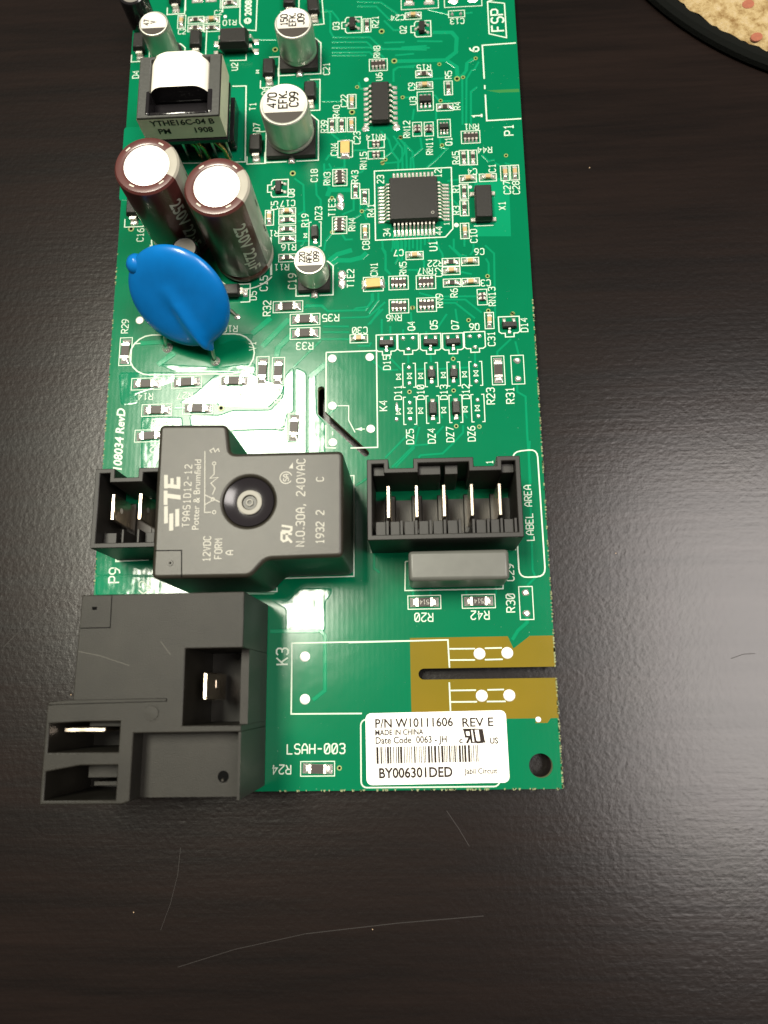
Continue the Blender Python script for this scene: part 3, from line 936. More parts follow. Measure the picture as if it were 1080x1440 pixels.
# ---- plated holes and vias
def via(px, py, r=.05, ring='via_ring'):
    p = at(px, py)
    mb = MB()
    z = .0062
    mb.strip(circle(0, 0, r, 14), r * .55, z, ring, closed=True)
    mb.poly(circle(0, 0, r * .8, 14), z - .0012, 'hole_dark')
    mb.build('via', B, (p.x, p.y, 0), weld=False)
for p in ((536.7, 44.4), (554.4, 86), (387, 70), (495, 158), (642.7, 111), (411.7, 244), (184.5, 322), (311, 574)):
    via(*p)
for p in (c3(350, 408), c3(118, 617), c3(105, 872), c3(367, 920), c3(772, 985), c3(358, 638), c2(640, 552), c2(915, 870), c2(800, 1030), c6(720, 938), c6(600, 995), c6(868, 955), c6(715, 728), c6(262, 920), c6(78, 42), c5(418, 340), c5(600, 420), c5(420, 548),
          c5(905, 1007), c8(487, 352), c8(490, 537), c8(232, 545), c8(833, 90), c3b(618, 1170), c8(640, 748), c8(505, 745), c3(580, 370), c3(500, 490), c6(95, 20)):
    via(*p, r=.034)

def solder_pad(px, py, r, name='solder_pad', h=None):
    p = at(px, py)
    h = h or r * .28
    MB().lathe([(r, .004), (r * .93, h * .55), (r * .7, h * .9), (r * .35, h), (.002, h)], 'pad_solder', 20, caps=(False, True)).build(name, B, (p.x, p.y, 0))
for p, r in ((c7b(625, 512), .088), (c7b(883, 502), .085), (c7b(625, 838), .088), (c7b(890, 997), .085), (c7b(628, 1090), .085), (c3b(400, 465), .095), (c3b(400, 735), .095),
             (cl(642, 172), .108), (cl(778, 168), .108), (cl(653, 378), .108), (cl(788, 376), .108), (cl(930, 494), .05), (c7(235, 210), .085), (c1(705, 105), .04)):
    solder_pad(*p, r)

# irregular solder on empty pads
def solder_blob(x, y, lx_, ly_, seed, h=.03):
    rr = random.Random(seed)
    n = 12
    lo = [(x + lx_ / 2 * math.cos(2 * math.pi * i / n) * rr.uniform(.8, 1.15), y + ly_ / 2 * math.sin(2 * math.pi * i / n) * rr.uniform(.8, 1.15)) for i in range(n)]
    hi = [(x + (p[0] - x) * .55, y + (p[1] - y) * .55) for p in lo]
    MB().frustum(lo, .004, hi, h, 'solder', bottom=False).build('solder_pad', B)

# ------------------------------------------------------------------ small components: prototypes, then copies
def proto(name, body, kids, label=None):
    o = put(name, body, B)
    KIDS[o.name] = [put(n, m, o) for n, m in kids]
    return o
def chip_mesh(kind):
    """body and one terminal of a chip component lying along x"""
    if kind == 'r0603':
        L, W, H, T, top, side = .16, .082, .045, .034, 'resistor_top', 'resistor_ceramic'
    elif kind == 'c0603':
        L, W, H, T, top, side = .16, .085, .075, .032, 'capacitor_tan', 'capacitor_tan'
    elif kind == 'cn':
        L, W, H, T, top, side = .30, .19, .08, .012, 'network_yellow', 'network_yellow'
    else:
        L, W, H, T, top, side = .31, .158, .055, .050, 'resistor_top', 'resistor_ceramic'
    b = MB().box(-L / 2 + .004, -W / 2, .012, L / 2 - .004, W / 2, H - .012, side)
    b.box(-L / 2 + T, -W / 2 + .004, H - .012, L / 2 - T, W / 2 - .004, H, top)
    kids = []
    for s_ in (-1, 1):
        t = MB()
        a, c = s_ * (L / 2 - T), s_ * (L / 2 + .006)
        x0, x1 = min(a, c), max(a, c)
        t.box(x0, -W / 2 - .004, .008, x1, W / 2 + .004, H + .004, 'tin')
        e = s_ * (L / 2 + (.085 if kind != 'r1206' else .11))
        xs = [c, e]
        lo = [(min(xs), -W / 2 - .008), (max(xs), -W / 2 - .008), (max(xs), W / 2 + .008), (min(xs), W / 2 + .008)]
        m_ = (c + (e - c) * .35)
        ys = W * .30
        hi = [(min(c, m_), -ys), (max(c, m_), -ys), (max(c, m_), ys), (min(c, m_), ys)]
        t.frustum(lo, .004, hi, H * .8, 'solder', bottom=False)
        kids.append(('terminal', t.mesh('terminal', bevel=.006, seg=1)))
    return b.mesh('chip'), kids
PRO = {}
for k, n in (('r0603', 'chip_resistor'), ('c0603', 'chip_capacitor'), ('r1206', 'chip_resistor'), ('cn', 'capacitor_array')):
    bm_, kd = chip_mesh(k)
    PRO[k] = (n, bm_, kd)
def array_mesh(L, W, n):
    b = MB().box(-L / 2, -W / 2, .010, L / 2, W / 2, .045, 'resistor_top')
    b.box(-L / 2 + .008, -W / 2 + .03, .045, L / 2 - .008, W / 2 - .03, .049, 'resistor_top')
    kd = []
    pitch = L / n
    for s_ in (-1, 1):
        for i in range(n):
            x = -L / 2 + pitch * (i + .5)
            t = MB().box(x - pitch * .3, min(s_ * (W / 2 - .03), s_ * (W / 2 + .008)), .006, x + pitch * .3, max(s_ * (W / 2 - .03), s_ * (W / 2 + .008)), .055, 'tin')
            y0, y1 = sorted((s_ * (W / 2 + .008), s_ * (W / 2 + .05)))
            ym = sorted((s_ * (W / 2 + .008), s_ * (W / 2 + .025)))
            t.frustum([(x - pitch * .33, y0), (x + pitch * .33, y0), (x + pitch * .33, y1), (x - pitch * .33, y1)], .004, [(x - pitch * .2, ym[0]), (x + pitch * .2, ym[0]), (x + pitch * .2, ym[1]), (x - pitch * .2, ym[1])], .03, 'solder', bottom=False)
            kd.append(('terminal', t.mesh('terminal')))
    return b.mesh('array'), kd
PRO['rn4'] = ('resistor_array', *array_mesh(.31, .155, 4))
PRO['rn2'] = ('resistor_array', *array_mesh(.17, .10, 2))
DONE = {}
def place(kind, px, py, orient, jitter=True, outline=True):
    c = at(px, py)
    rz = 0 if orient == 'h' else math.pi / 2
    if jitter:
        rz += random.uniform(-.05, .05)
    if random.random() < .5:
        rz += math.pi
    n, m_, kd = PRO[kind]
    if kind not in DONE:
        o = proto(n, m_, kd)
        o.location, o.rotation_euler[2] = (c.x, c.y, 0), rz
        DONE[kind] = o
    else:
        o = copy_part(DONE[kind], (c.x, c.y, 0), rz)
    if outline:
        lx_, ly_ = {'r0603': (.35, .175), 'c0603': (.35, .175), 'cn': (.40, .31), 'r1206': (.60, .245), 'rn4': (.39, .30), 'rn2': (.34, .19)}[kind]
        sbox(c, *((lx_, ly_) if orient == 'h' else (ly_, lx_)))
    return o
R6, C6_, R12 = 'r0603', 'c0603', 'r1206'
for k, pts in {
  R6: [(516, 36, 'v'), (467, 176.7, 'v'), (480.7, 176, 'v'), (596, 104.4, 'h'), (630.4, 124, 'v'), (625.5, 151, 'h'), (652, 222, 'v'), (665, 221.8, 'v'), (500, 268.7, 'v'), (513, 277, 'v'), (404, 323, 'h'), (404, 336.6, 'h'), (404, 363, 'h'),
       (634, 369, 'h'), (635.7, 398, 'h'), (652.6, 269.8, 'v'), (653, 293, 'v'), (323, 5, 'h'), (275.6, 28.5, 'h'), (275, 40, 'h'), (298, 40, 'h'), (404, 310, 'h')],
  C6_: [(581, 22.7, 'h'), (495, 143, 'v'), (494.4, 175.6, 'v'), (597, 120.7, 'h'), (513.5, 326, 'v'), (379, 306.5, 'v'), (404, 298, 'h'), (583, 359.7, 'h'), (661, 368, 'h'), (634.6, 381, 'h'), (662, 397, 'h'),
        (653.6, 325, 'v'), (658, 251.7, 'h'), (686, 250, 'h'), (710, 243.8, 'v'), (723.7, 243, 'v'), (688, 451, 'v'), (504.6, 476.4, 'h'), (255.6, 31, 'v'), (298, 28.5, 'h')],
  'cn': [(485.5, 210, 'v'), (525, 399.8, 'h')],
  'rn4': [(532, 91.6, 'h'), (661.8, 193, 'h'), (478, 250, 'v'), (477.6, 317, 'v'), (560.5, 398, 'h'), (599, 397, 'h'), (561, 431, 'h'), (600, 428.8, 'h')],
  'rn2': [(529, 203, 'h'), (529, 218, 'h'), (586.7, 182, 'v'), (603, 181.8, 'v'), (678, 418, 'v')],
  R12: [(405, 431.6, 'h'), (429, 449.5, 'h'), (429, 469, 'h'), (369.5, 521.6, 'v'), (391.5, 522.8, 'v'), (413.7, 601.7, 'v'), (176.8, 494.6, 'v'), (206, 540, 'h'), (262.8, 537.7, 'h'), (329.7, 536, 'h'), (220.6, 577, 'h'), (278.4, 574.5, 'h'), (211, 613, 'h'),
        (700.5, 521, 'v'), (446.7, 1081, 'h')],
}.items():
    for p in pts:
        place(k, *p)
# the two resistors under the grey capacitor, with their legible value
for px, py in ((596.7, 847), (673, 845.6)):
    o = place(R12, px, py, 'h', jitter=False)
    o.rotation_euler[2] = 0
    mb = MB()
    write(mb, '514', 0, 0, 180, .075, .0565, 'laser_print', wd=.012)
    mb.build('value_marking', o, (0, 0, 0), weld=False)
# unpopulated footprints
for i, (px, py, orient) in enumerate(((728, 520, 'v'), (740, 848, 'v'))):
    c = at(px, py)
    sbox(c, .245, .60)
    for s_ in (-1, 1):
        solder_blob(c.x, c.y + s_ * .19, .15, .13, 40 + i * 2 + s_)
c = at(642, 20)
sbox(c, .35, .175)
for s_ in (-1, 1):
    solder_blob(c.x + s_ * .095, c.y, .075, .09, 50 + s_)
for i, p in enumerate((c5(468, 340), c5(470, 385), c5(478, 808), c5(480, 858))):
    c = at(*p)
    solder_blob(c.x, c.y, .17, .22, 60 + i)

def lead_mesh(x, y0, y1, wd, z, mb=None):
    """gull-wing lead from the body at y0 (height z) to a foot ending at y1"""
    mb = mb or MB()
    s_ = 1 if y1 > y0 else -1
    L = abs(y1 - y0)
    pr = [(0, z), (.22 * L, z), (.45 * L, .022), (L * .8, .018)]
    t = .018
    vs, fs = [], []
    for q, zz in pr:
        for dx, dz in ((-1, 0), (1, 0), (1, -t), (-1, -t)):
            vs.append((x + dx * wd / 2, y0 + s_ * q, zz + dz))
    for i in range(len(pr) - 1):
        for k in range(4):
            fs.append((i * 4 + k, i * 4 + (k + 1) % 4, i * 4 + 4 + (k + 1) % 4, i * 4 + 4 + k) if s_ > 0 else (i * 4 + k, i * 4 + 4 + k, i * 4 + 4 + (k + 1) % 4, i * 4 + (k + 1) % 4))
    e = (len(pr) - 1) * 4
    fs.append((e, e + 1, e + 2, e + 3) if s_ > 0 else (e + 3, e + 2, e + 1, e))
    mb.add(vs, fs, 'tin')
    ya, yb = sorted((y0 + s_ * .5 * L, y1))
    mb.frustum([(x - wd * .75, ya), (x + wd * .75, ya), (x + wd * .75, yb), (x - wd * .75, yb)], .0035, [(x - wd * .5, ya + .01), (x + wd * .5, ya + .01), (x + wd * .5, yb - .02), (x - wd * .5, yb - .02)], .012, 'solder', bottom=False)
    return mb
def ic_body(lx_, ly_, z0, z1, m='chip_black', chamfer=.02):
    x, y = lx_ / 2, ly_ / 2
    zm = (z0 + z1) / 2
    mb = MB()
    def rect(d):
        return [(-x + d, -y + d), (x - d, -y + d), (x - d, y - d), (-x + d, y - d)]
    mb.frustum(rect(chamfer), z0, rect(0), zm, m)
    mb.frustum(rect(0), zm, rect(chamfer), z1, m, bottom=False)
    return mb

# SOT-23 transistors and dual diodes: two leads up, one down (0 deg)
sb = ic_body(.29, .135, .012, .10, 'diode_black', .02).mesh('sot')
sk_ = [('lead', lead_mesh(-.095, .0675, .165, .045, .06).mesh('lead')), ('lead', lead_mesh(.095, .0675, .165, .045, .06).mesh('lead')), ('lead', lead_mesh(0, -.0675, -.165, .045, .06).mesh('lead'))]
PRO['sot'] = ('transistor', sb, sk_)
def sot(px, py, deg, populated=True, cc_=None):
    c = at(px, py)
    a = math.radians(deg)
    sh = [(-.205, .20), (-.205, -.12), (-.16, -.155), (-.085, -.155), (-.085, -.235), (.085, -.235), (.085, -.155), (.16, -.155), (.205, -.12), (.205, .20)]
    wline([(c.x + rot2(p, a)[0], c.y + rot2(p, a)[1]) for p in sh], .021)
    if populated:
        if 'sot' not in DONE:
            o = proto(*PRO['sot'][:1], PRO['sot'][1], PRO['sot'][2])
            o.location, o.rotation_euler[2] = (c.x, c.y, 0), a
            DONE['sot'] = o
        else:
            copy_part(DONE['sot'], (c.x, c.y, 0), a + random.uniform(-.04, .04))
    else:
        for i, (x, y) in enumerate(((-.095, .11), (.095, .11), (0, -.125))):
            q = rot2((x, y), a)
            solder_blob(c.x + q[0], c.y + q[1], .10, .08, int(px) + i)
for px, py, dg, pop in ((716, 458.5, 0, 1), (543.6, 484, 0, 1), (574, 483, 0, 0), (605.5, 482.6, 0, 1), (637, 482, 0, 1), (667.6, 480, 0, 0), (495.6, 35.6, -90, 1), (593, 41, -90, 1), (392, 265, -90, 1)):
    sot(px, py, dg, pop)

# small SOD diodes between square brackets
db = ic_body(.155, .19, .012, .095, 'diode_black', .02).mesh('sod')
PRO['sod'] = ('diode', db, [('lead', lead_mesh(0, .085, .185, .05, .05).mesh('lead')), ('lead', lead_mesh(0, -.085, -.185, .05, .05).mesh('lead'))])
db2 = ic_body(.16, .27, .012, .13, 'diode_black', .025).mesh('sod_long')
PRO['sodl'] = ('diode', db2, [('lead', lead_mesh(0, .13, .22, .06, .05).mesh('lead')), ('lead', lead_mesh(0, -.13, -.22, .06, .05).mesh('lead'))])
def sod(kind, px, py, populated=True, hy=.25):
    c = at(px, py)
    for s_ in (-1, 1):
        x = c.x + s_ * .125
        wline([(x - s_ * .05, c.y + hy), (x, c.y + hy), (x, c.y - hy), (x - s_ * .05, c.y - hy)], .018, closed=False)
    if populated:
        if kind not in DONE:
            o = proto(*PRO[kind])
            o.location = (c.x, c.y, 0)
            DONE[kind] = o
        else:
            copy_part(DONE[kind], (c.x, c.y, 0), random.uniform(-.05, .05))
    else:
        for s_ in (-1, 1):
            solder_blob(c.x, c.y + s_ * .165, .09, .09, int(px * 3) + s_)
for px, py, pop in ((575.4, 528, 0), (606.7, 527, 1), (638, 526, 1), (669, 525.4, 0)):
    sod('sod', px, py, pop)
for px, py, pop in ((576.6, 577.7, 0), (608.6, 576, 1), (641, 575, 1), (672, 574, 0), (443, 329.6, 1)):
    sod('sodl', px, py, pop, hy=.28)
c = at(*c8(165, 690))
solder_blob(c.x - .02, c.y + .2, .06, .2, 77, h=.012)
solder_blob(c.x - .03, c.y - .05, .07, .1, 78, h=.02)

# power diodes with folded end terminals, along y
def sma_meshes():
    b = ic_body(.27, .42, .02, .21, 'diode_black', .03).mesh('power_diode', bevel=.012, seg=1)
    kd = []
    for s_ in (-1, 1):
        y0, y1 = sorted((s_ * .20, s_ * .265))
        t = MB().box(-.07, y0, .02, .07, y1, .11, 'tin')
        ya, yb = sorted((s_ * .255, s_ * .35))
        t.frustum([(-.085, ya), (.085, ya), (.085, yb), (-.085, yb)], .004, [(-.06, ya + .01), (.06, ya + .01), (.06, yb - .05 if s_ > 0 else yb - .01), (-.06, yb - .05 if s_ > 0 else yb - .01)], .03, 'solder', bottom=False)
        kd.append(('terminal', t.mesh('terminal')))
    return b, kd
PRO['sma'] = ('power_diode', *sma_meshes())
def sma(px, py, deg=0, outline=True):
    c = at(px, py)
    if outline:
        a = math.radians(deg)
        wline([(c.x + q[0], c.y + q[1]) for q in [rot2(p, a) for p in ((-.2, -.2), (-.2, -.39), (.2, -.39), (.2, .39), (-.02, .39))]], .022, closed=False)
    if 'sma' not in DONE:
        o = proto(*PRO['sma'])
        DONE['sma'] = o
        o.location, o.rotation_euler[2] = (c.x, c.y, 0), math.radians(deg)
        return o
    return copy_part(DONE['sma'], (c.x, c.y, 0), math.radians(deg))
for px, py, dg in ((379.5, 102, 0), (361, 208, 0), (198.5, 66, 0), (248.5, 0, 0), (441.5, 15, 4), (408, 5, 0), (437, 134, 0), (325, 413, 90), (277.5, 62, 0), (190, 296, 0)):
    sma(px, py, dg)

# tiny six-lead chips
for px, py, lx_, ly_, nm in ((598, 142.5, .27, .17, 'U3'), (624.4, 180.7, .20, .13, 'Q1')):
    c = at(px, py)
    o = ic_body(lx_, ly_, .012, .10, 'chip_black', .02).build('small_chip', B, (c.x, c.y, 0))
    for s_ in (-1, 1):
        for i in (-1, 0, 1):
            lead_mesh(i * lx_ * .33, s_ * ly_ / 2, s_ * (ly_ / 2 + .09), lx_ * .15, .05).build('lead', o)
    sbox(c, lx_ + .07, ly_ + .30)

# the 16-lead driver chip
c = at(535.2, 149.5)
o = ic_body(.39, .99, .02, .17, 'chip_black', .03).build('driver_chip', B, (c.x, c.y, 0), label='narrow black chip with eight leads on each side')
for s_ in (-1, 1):
    base = None
    for i in range(8):
        y = -.4445 + i * .127
        if base is None:
            m_ = lead_mesh(0, .195, .36, .05, .09).mesh('lead')
            base = m_
        d = put('lead', base, o, (0, y, 0) if s_ < 0 else (0, y, 0), math.pi / 2 if s_ < 0 else -math.pi / 2)
    solder_blob(c.x + s_ * .33, c.y - .55, .17, .15, 90 + s_, h=.02)

# the quad flat microcontroller
c = at(*c6(266, 252), .20)
o = ic_body(1.0, 1.0, .03, .22, 'chip_black', .025).build('microcontroller', B, (c.x, c.y, 0), label='large square black chip with leads on all four sides')
lm = lead_mesh(0, .5, .74, .036, .11).mesh('lead')
for k in range(4):
    for i in range(11):
        x = -.4 + .08 * i
        q = rot2((x, 0), k * math.pi / 2)
        put('lead', lm, o, (q[0], q[1], 0), k * math.pi / 2)
mb = MB()
mb.strip(circle(.38, -.36, .028, 12), .008, .2206, 'laser_print', closed=True)
mb.build('pin_one_mark', o, (0, 0, 0), weld=False)

# resonator
c = at(*c6(692, 268), .24)
o = ic_body(.36, .76, .02, .25, 'chip_black', .02).build('crystal_resonator', B, (c.x, c.y, 0), label='upright black resonator block with four corner tabs', bevel=.012, seg=1)
for sx in (-1, 1):
    for sy in (-1, 1):
        MB().box(sx * .17 - .05 + sx * .04, sy * .30 - .045, .004, sx * .17 + .05 + sx * .04, sy * .30 + .045, .05, 'tin').build('tab', o, bevel=.01, seg=1)
wline([(c.x - .2, c.y - .42), (c.x + .2, c.y - .42)], .02, closed=False)

# optocoupler
c = at(*c1(752, 220), .35)
o = ic_body(.64, .44, .05, .36, 'chip_black', .045).build('optocoupler', B, (c.x, c.y, 0), label='chunky black four lead optocoupler', bevel=.012, seg=1)
for sx in (-1, 1):
    for sy in (-1, 1):
        t = MB()
        lead_mesh(sy * .127, .32, .50, .09, .17, t)
        t.build('lead', o, (0, 0, 0), -math.pi / 2 if sx > 0 else math.pi / 2)

# surface mount chips cut by the top of the picture
c = at(288, -16)
o = ic_body(.5, .40, .02, .16).build('small_outline_chip', B, (c.x, c.y, 0))
for i, wd in enumerate((.12, .045, .045, .12)):
    lead_mesh(-.1905 + .127 * i, -.2, -.38, wd, .08).build('lead', o)
line(c1, (455, -10), (455, 70), w=.02)
line(c1, (690, -10), (690, 80), w=.02)
sbox(at(323, 5), .42, .24)
c = at(589, -10)
o = ic_body(.50, .30, .02, .2).build('power_transistor', B, (c.x, c.y, 0))
for x in (-.22, .22):
    lead_mesh(x, -.15, -.33, .15, .1).build('lead', o)
sbox(at(590, -4), .82, .64)
c = at(651, 0)
sbox(c, .82, .37)
for s_ in (-1, 1):
    solder_blob(c.x + s_ * .21, c.y + .02, .26, .24, 110 + s_)

# ------------------------------------------------------------------ electrolytic cans on square bases
def smd_can(px, py, r, h, lines, band, label):
    c = at(px, py)
    can = MB()
    can.lathe([(r * .92, .10, 'can_side'), (r, .16), (r, .20), (r * .955, .235), (r * .955, .26), (r, .295), (r, h - .05), (r * .99, h - .018), (r * .955, h, 'can_side'), (r * .90, h + .002), (r * .86, h - .006, 'can_top'), (.01, h - .006)], 'can_side', 48, caps=(False, True))
    o = can.build('smd_capacitor', B, (c.x, c.y, 0), label=label)
    s_ = r * 1.04
    ch = r * .34
    bp = [(-s_, -s_), (s_, -s_), (s_, s_ - ch), (s_ - ch, s_), (-s_ + ch, s_), (-s_, s_ - ch)]
    MB().prism(bp, .006, .135, 'connector_black').build('base', o, bevel=.01, seg=1, dissolve=True)
    for sy in (-1, 1):
        y0, y1 = sorted((sy * s_ * .9, sy * (s_ + .10)))
        MB().box(-.045, y0, .004, .045, y1, .03, 'tin').frustum([(-.07, sy * (s_ + .04) - .06), (.07, sy * (s_ + .04) - .06), (.07, sy * (s_ + .04) + .07), (-.07, sy * (s_ + .04) + .07)], .004, [(-.03, sy * (s_ + .04) - .03), (.03, sy * (s_ + .04) - .03), (.03, sy * (s_ + .04) + .03), (-.03, sy * (s_ + .04) + .03)], .05, 'solder', bottom=False).build('terminal', o, bevel=.008, seg=1)
    rr = r * .865
    a0_ = math.asin(band)
    seg = circle(0, 0, rr, 24, math.pi + a0_, 2 * math.pi - a0_, True)
    MB().poly(seg, h - .0035, 'can_band').build('polarity_band', o)
    t = MB()
    hh = r * .34
    ys = rr * (.33 - .0)
    for k, s in enumerate(lines):
        write(t, s, (-.48 + .44 * k) * r, ys * .75 - (.0 if len(s.strip('.')) > 2 else .1) * r, 90, hh, h - .0032 + k * 1e-4, 'can_print', wd=r * .068, wf=.80, sp=1.1)
    t.build('can_lettering', o, weld=False)
    m = s_ + .05
    wline([(c.x + x, c.y + y) for x, y in ((-.1, -m), (-m, -m), (-m, -m * .55))], .026, closed=False)
    wline([(c.x + x, c.y + y) for x, y in ((.1, -m), (m, -m), (m, m - ch), (m - ch, m), (m - ch - .05, m))], .026, closed=False)
    return o
smd_can(421.5, 80, .40, .90, ('15\u00d8'.replace('\u00d8', '0'), 'EFK.', 'J09'), .36, 'aluminium can capacitor printed 150 EFK')
smd_can(410.5, 194.5, .50, 1.00, ('470', 'EFK.', 'C99'), .42, 'widest aluminium can capacitor printed 470 EFK')
smd_can(442.5, 392, .315, .72, ('220', 'AFK.', '099'), .42, 'small aluminium can capacitor printed 220 AFK')
smd_can(236, 83, .315, .95, ('47', 'V', ' '), .40, 'aluminium can capacitor behind the transformer')

# radial can cut by the top edge
c = at(203, 34)
o = MB().lathe([(.29, .03), (.30, .08), (.30, .72), (.285, .79), (.26, .81), (.23, .80, 'grey_top'), (.01, .80)], 'bobbin_black', 40, caps=(False, True)).build('radial_capacitor', B, (c.x, c.y, 0))

# ------------------------------------------------------------------ two brown high voltage capacitors
def wrap_text(mesh, r, ang0, zc, parent):
    """lay a flat text mesh (x along the can downwards, y round it) on a cylinder"""
    for v in mesh.vertices:
        a = ang0 + v.co.y / r
        v.co = V((r * math.cos(a), r * math.sin(a), zc - v.co.x))
    return put('value_lettering', mesh, parent)
def brown_can(x, y, stripe, label):
    R, H = .60, 2.34
    can = MB()
    n = 64
    prof = [(R * .97, .05), (R, .10), (R, .18), (R * .965, .22), (R, .27), (R, H - .10), (R * .985, H - .04), (R * .93, H), (R * .76, H + .012), (R * .70, H + .004), (R * .69, H - .01)]
    for k in range(len(prof) - 1):
        for i in range(n):
            a, b = 2 * math.pi * i / n, 2 * math.pi * (i + 1) / n
            mid = math.degrees((a + b) / 2)
            st_ = abs((mid - stripe + 180) % 360 - 180) < 34
            (r0, z0), (r1, z1) = prof[k], prof[k + 1]
            can.add([(r0 * math.cos(a), r0 * math.sin(a), z0), (r0 * math.cos(b), r0 * math.sin(b), z0), (r1 * math.cos(b), r1 * math.sin(b), z1), (r1 * math.cos(a), r1 * math.sin(a), z1)],
                    [(0, 1, 2, 3)], 'sleeve_stripe' if st_ else 'sleeve_brown', True)
    o = can.build('brown_capacitor', B, (x, y, 0), label=label)
    top = MB()
    # slightly domed can end with a pressed three-way vent
    top.lathe([(R * .70, H - .012), (R * .5, H + .004), (R * .25, H + .012), (.004, H + .014)], 'foil_top', 48, caps=(False, True))
    top.build('can_end', o)
    for k in range(3):
        a = math.radians(20 + 120 * k)
        MB().strip([(0, 0), (R * .5 * math.cos(a), R * .5 * math.sin(a))], .007, H + .0165 + k * 1e-4, 'grey_top').build('vent_groove', o)
    a = math.radians(stripe)
    for k, f in enumerate((.06, -.42)):
        t = MB().box(-.10, -.012, 0, .10, .012, .002, 'can_print').mesh('minus_sign')
        for v in t.vertices:
            u = a + v.co.y / R
            v.co = V(((R + .003 + v.co.z) * math.cos(u), (R + .003 + v.co.z) * math.sin(u), H - .5 - k * .8 - v.co.x))
        put('minus_sign', t, o)
    me = font_mesh('250V 22\u00b5F', .34, 'sleeve_print', bold=.02)
    bm = bmesh.new()
    bm.from_mesh(me)
    bmesh.ops.triangulate(bm, faces=bm.faces)
    bmesh.ops.subdivide_edges(bm, edges=[e for e in bm.edges if e.calc_length() > .06], cuts=2)
    bm.to_mesh(me)
    bm.free()
    wrap_text(me, R + .004, math.radians(stripe - 58), 1.15, o)
    for t_, q_ in enumerate((50, 128, 232, 300)):
        a = math.radians(stripe + q_)
        ring = MB()
        ring.strip([(R * .80 * math.cos(a + d), R * .80 * math.sin(a + d)) for d in (-.10, -.03, .04, .11)], .03, H + .0125 + t_ * 1e-4, 'sleeve_print')
        ring.build('end_lettering', o, weld=False)
    for s_ in (-1, 1):
        MB().tube([(s_ * .25, 0, .08), (s_ * .25, 0, -.16)], .03, 'lead_wire').build('lead', o)
    return o
brown_can(-3.43, 8.77, -2, 'glossy brown capacitor nearer the middle of the board')
brown_can(-4.72, 9.26, 8, 'glossy brown capacitor nearer the board edge')
# little dark can between them and the blue disc
MB().lathe([(.25, .03), (.26, .06), (.26, .95), (.245, .99), (.23, 1.0), (.22, .992, 'grey_top'), (.01, .992)], 'bobbin_black', 36, caps=(False, True)).build('radial_capacitor', B, (-4.40, 8.41, 0), label='small dark capacitor with grey top behind the blue disc')

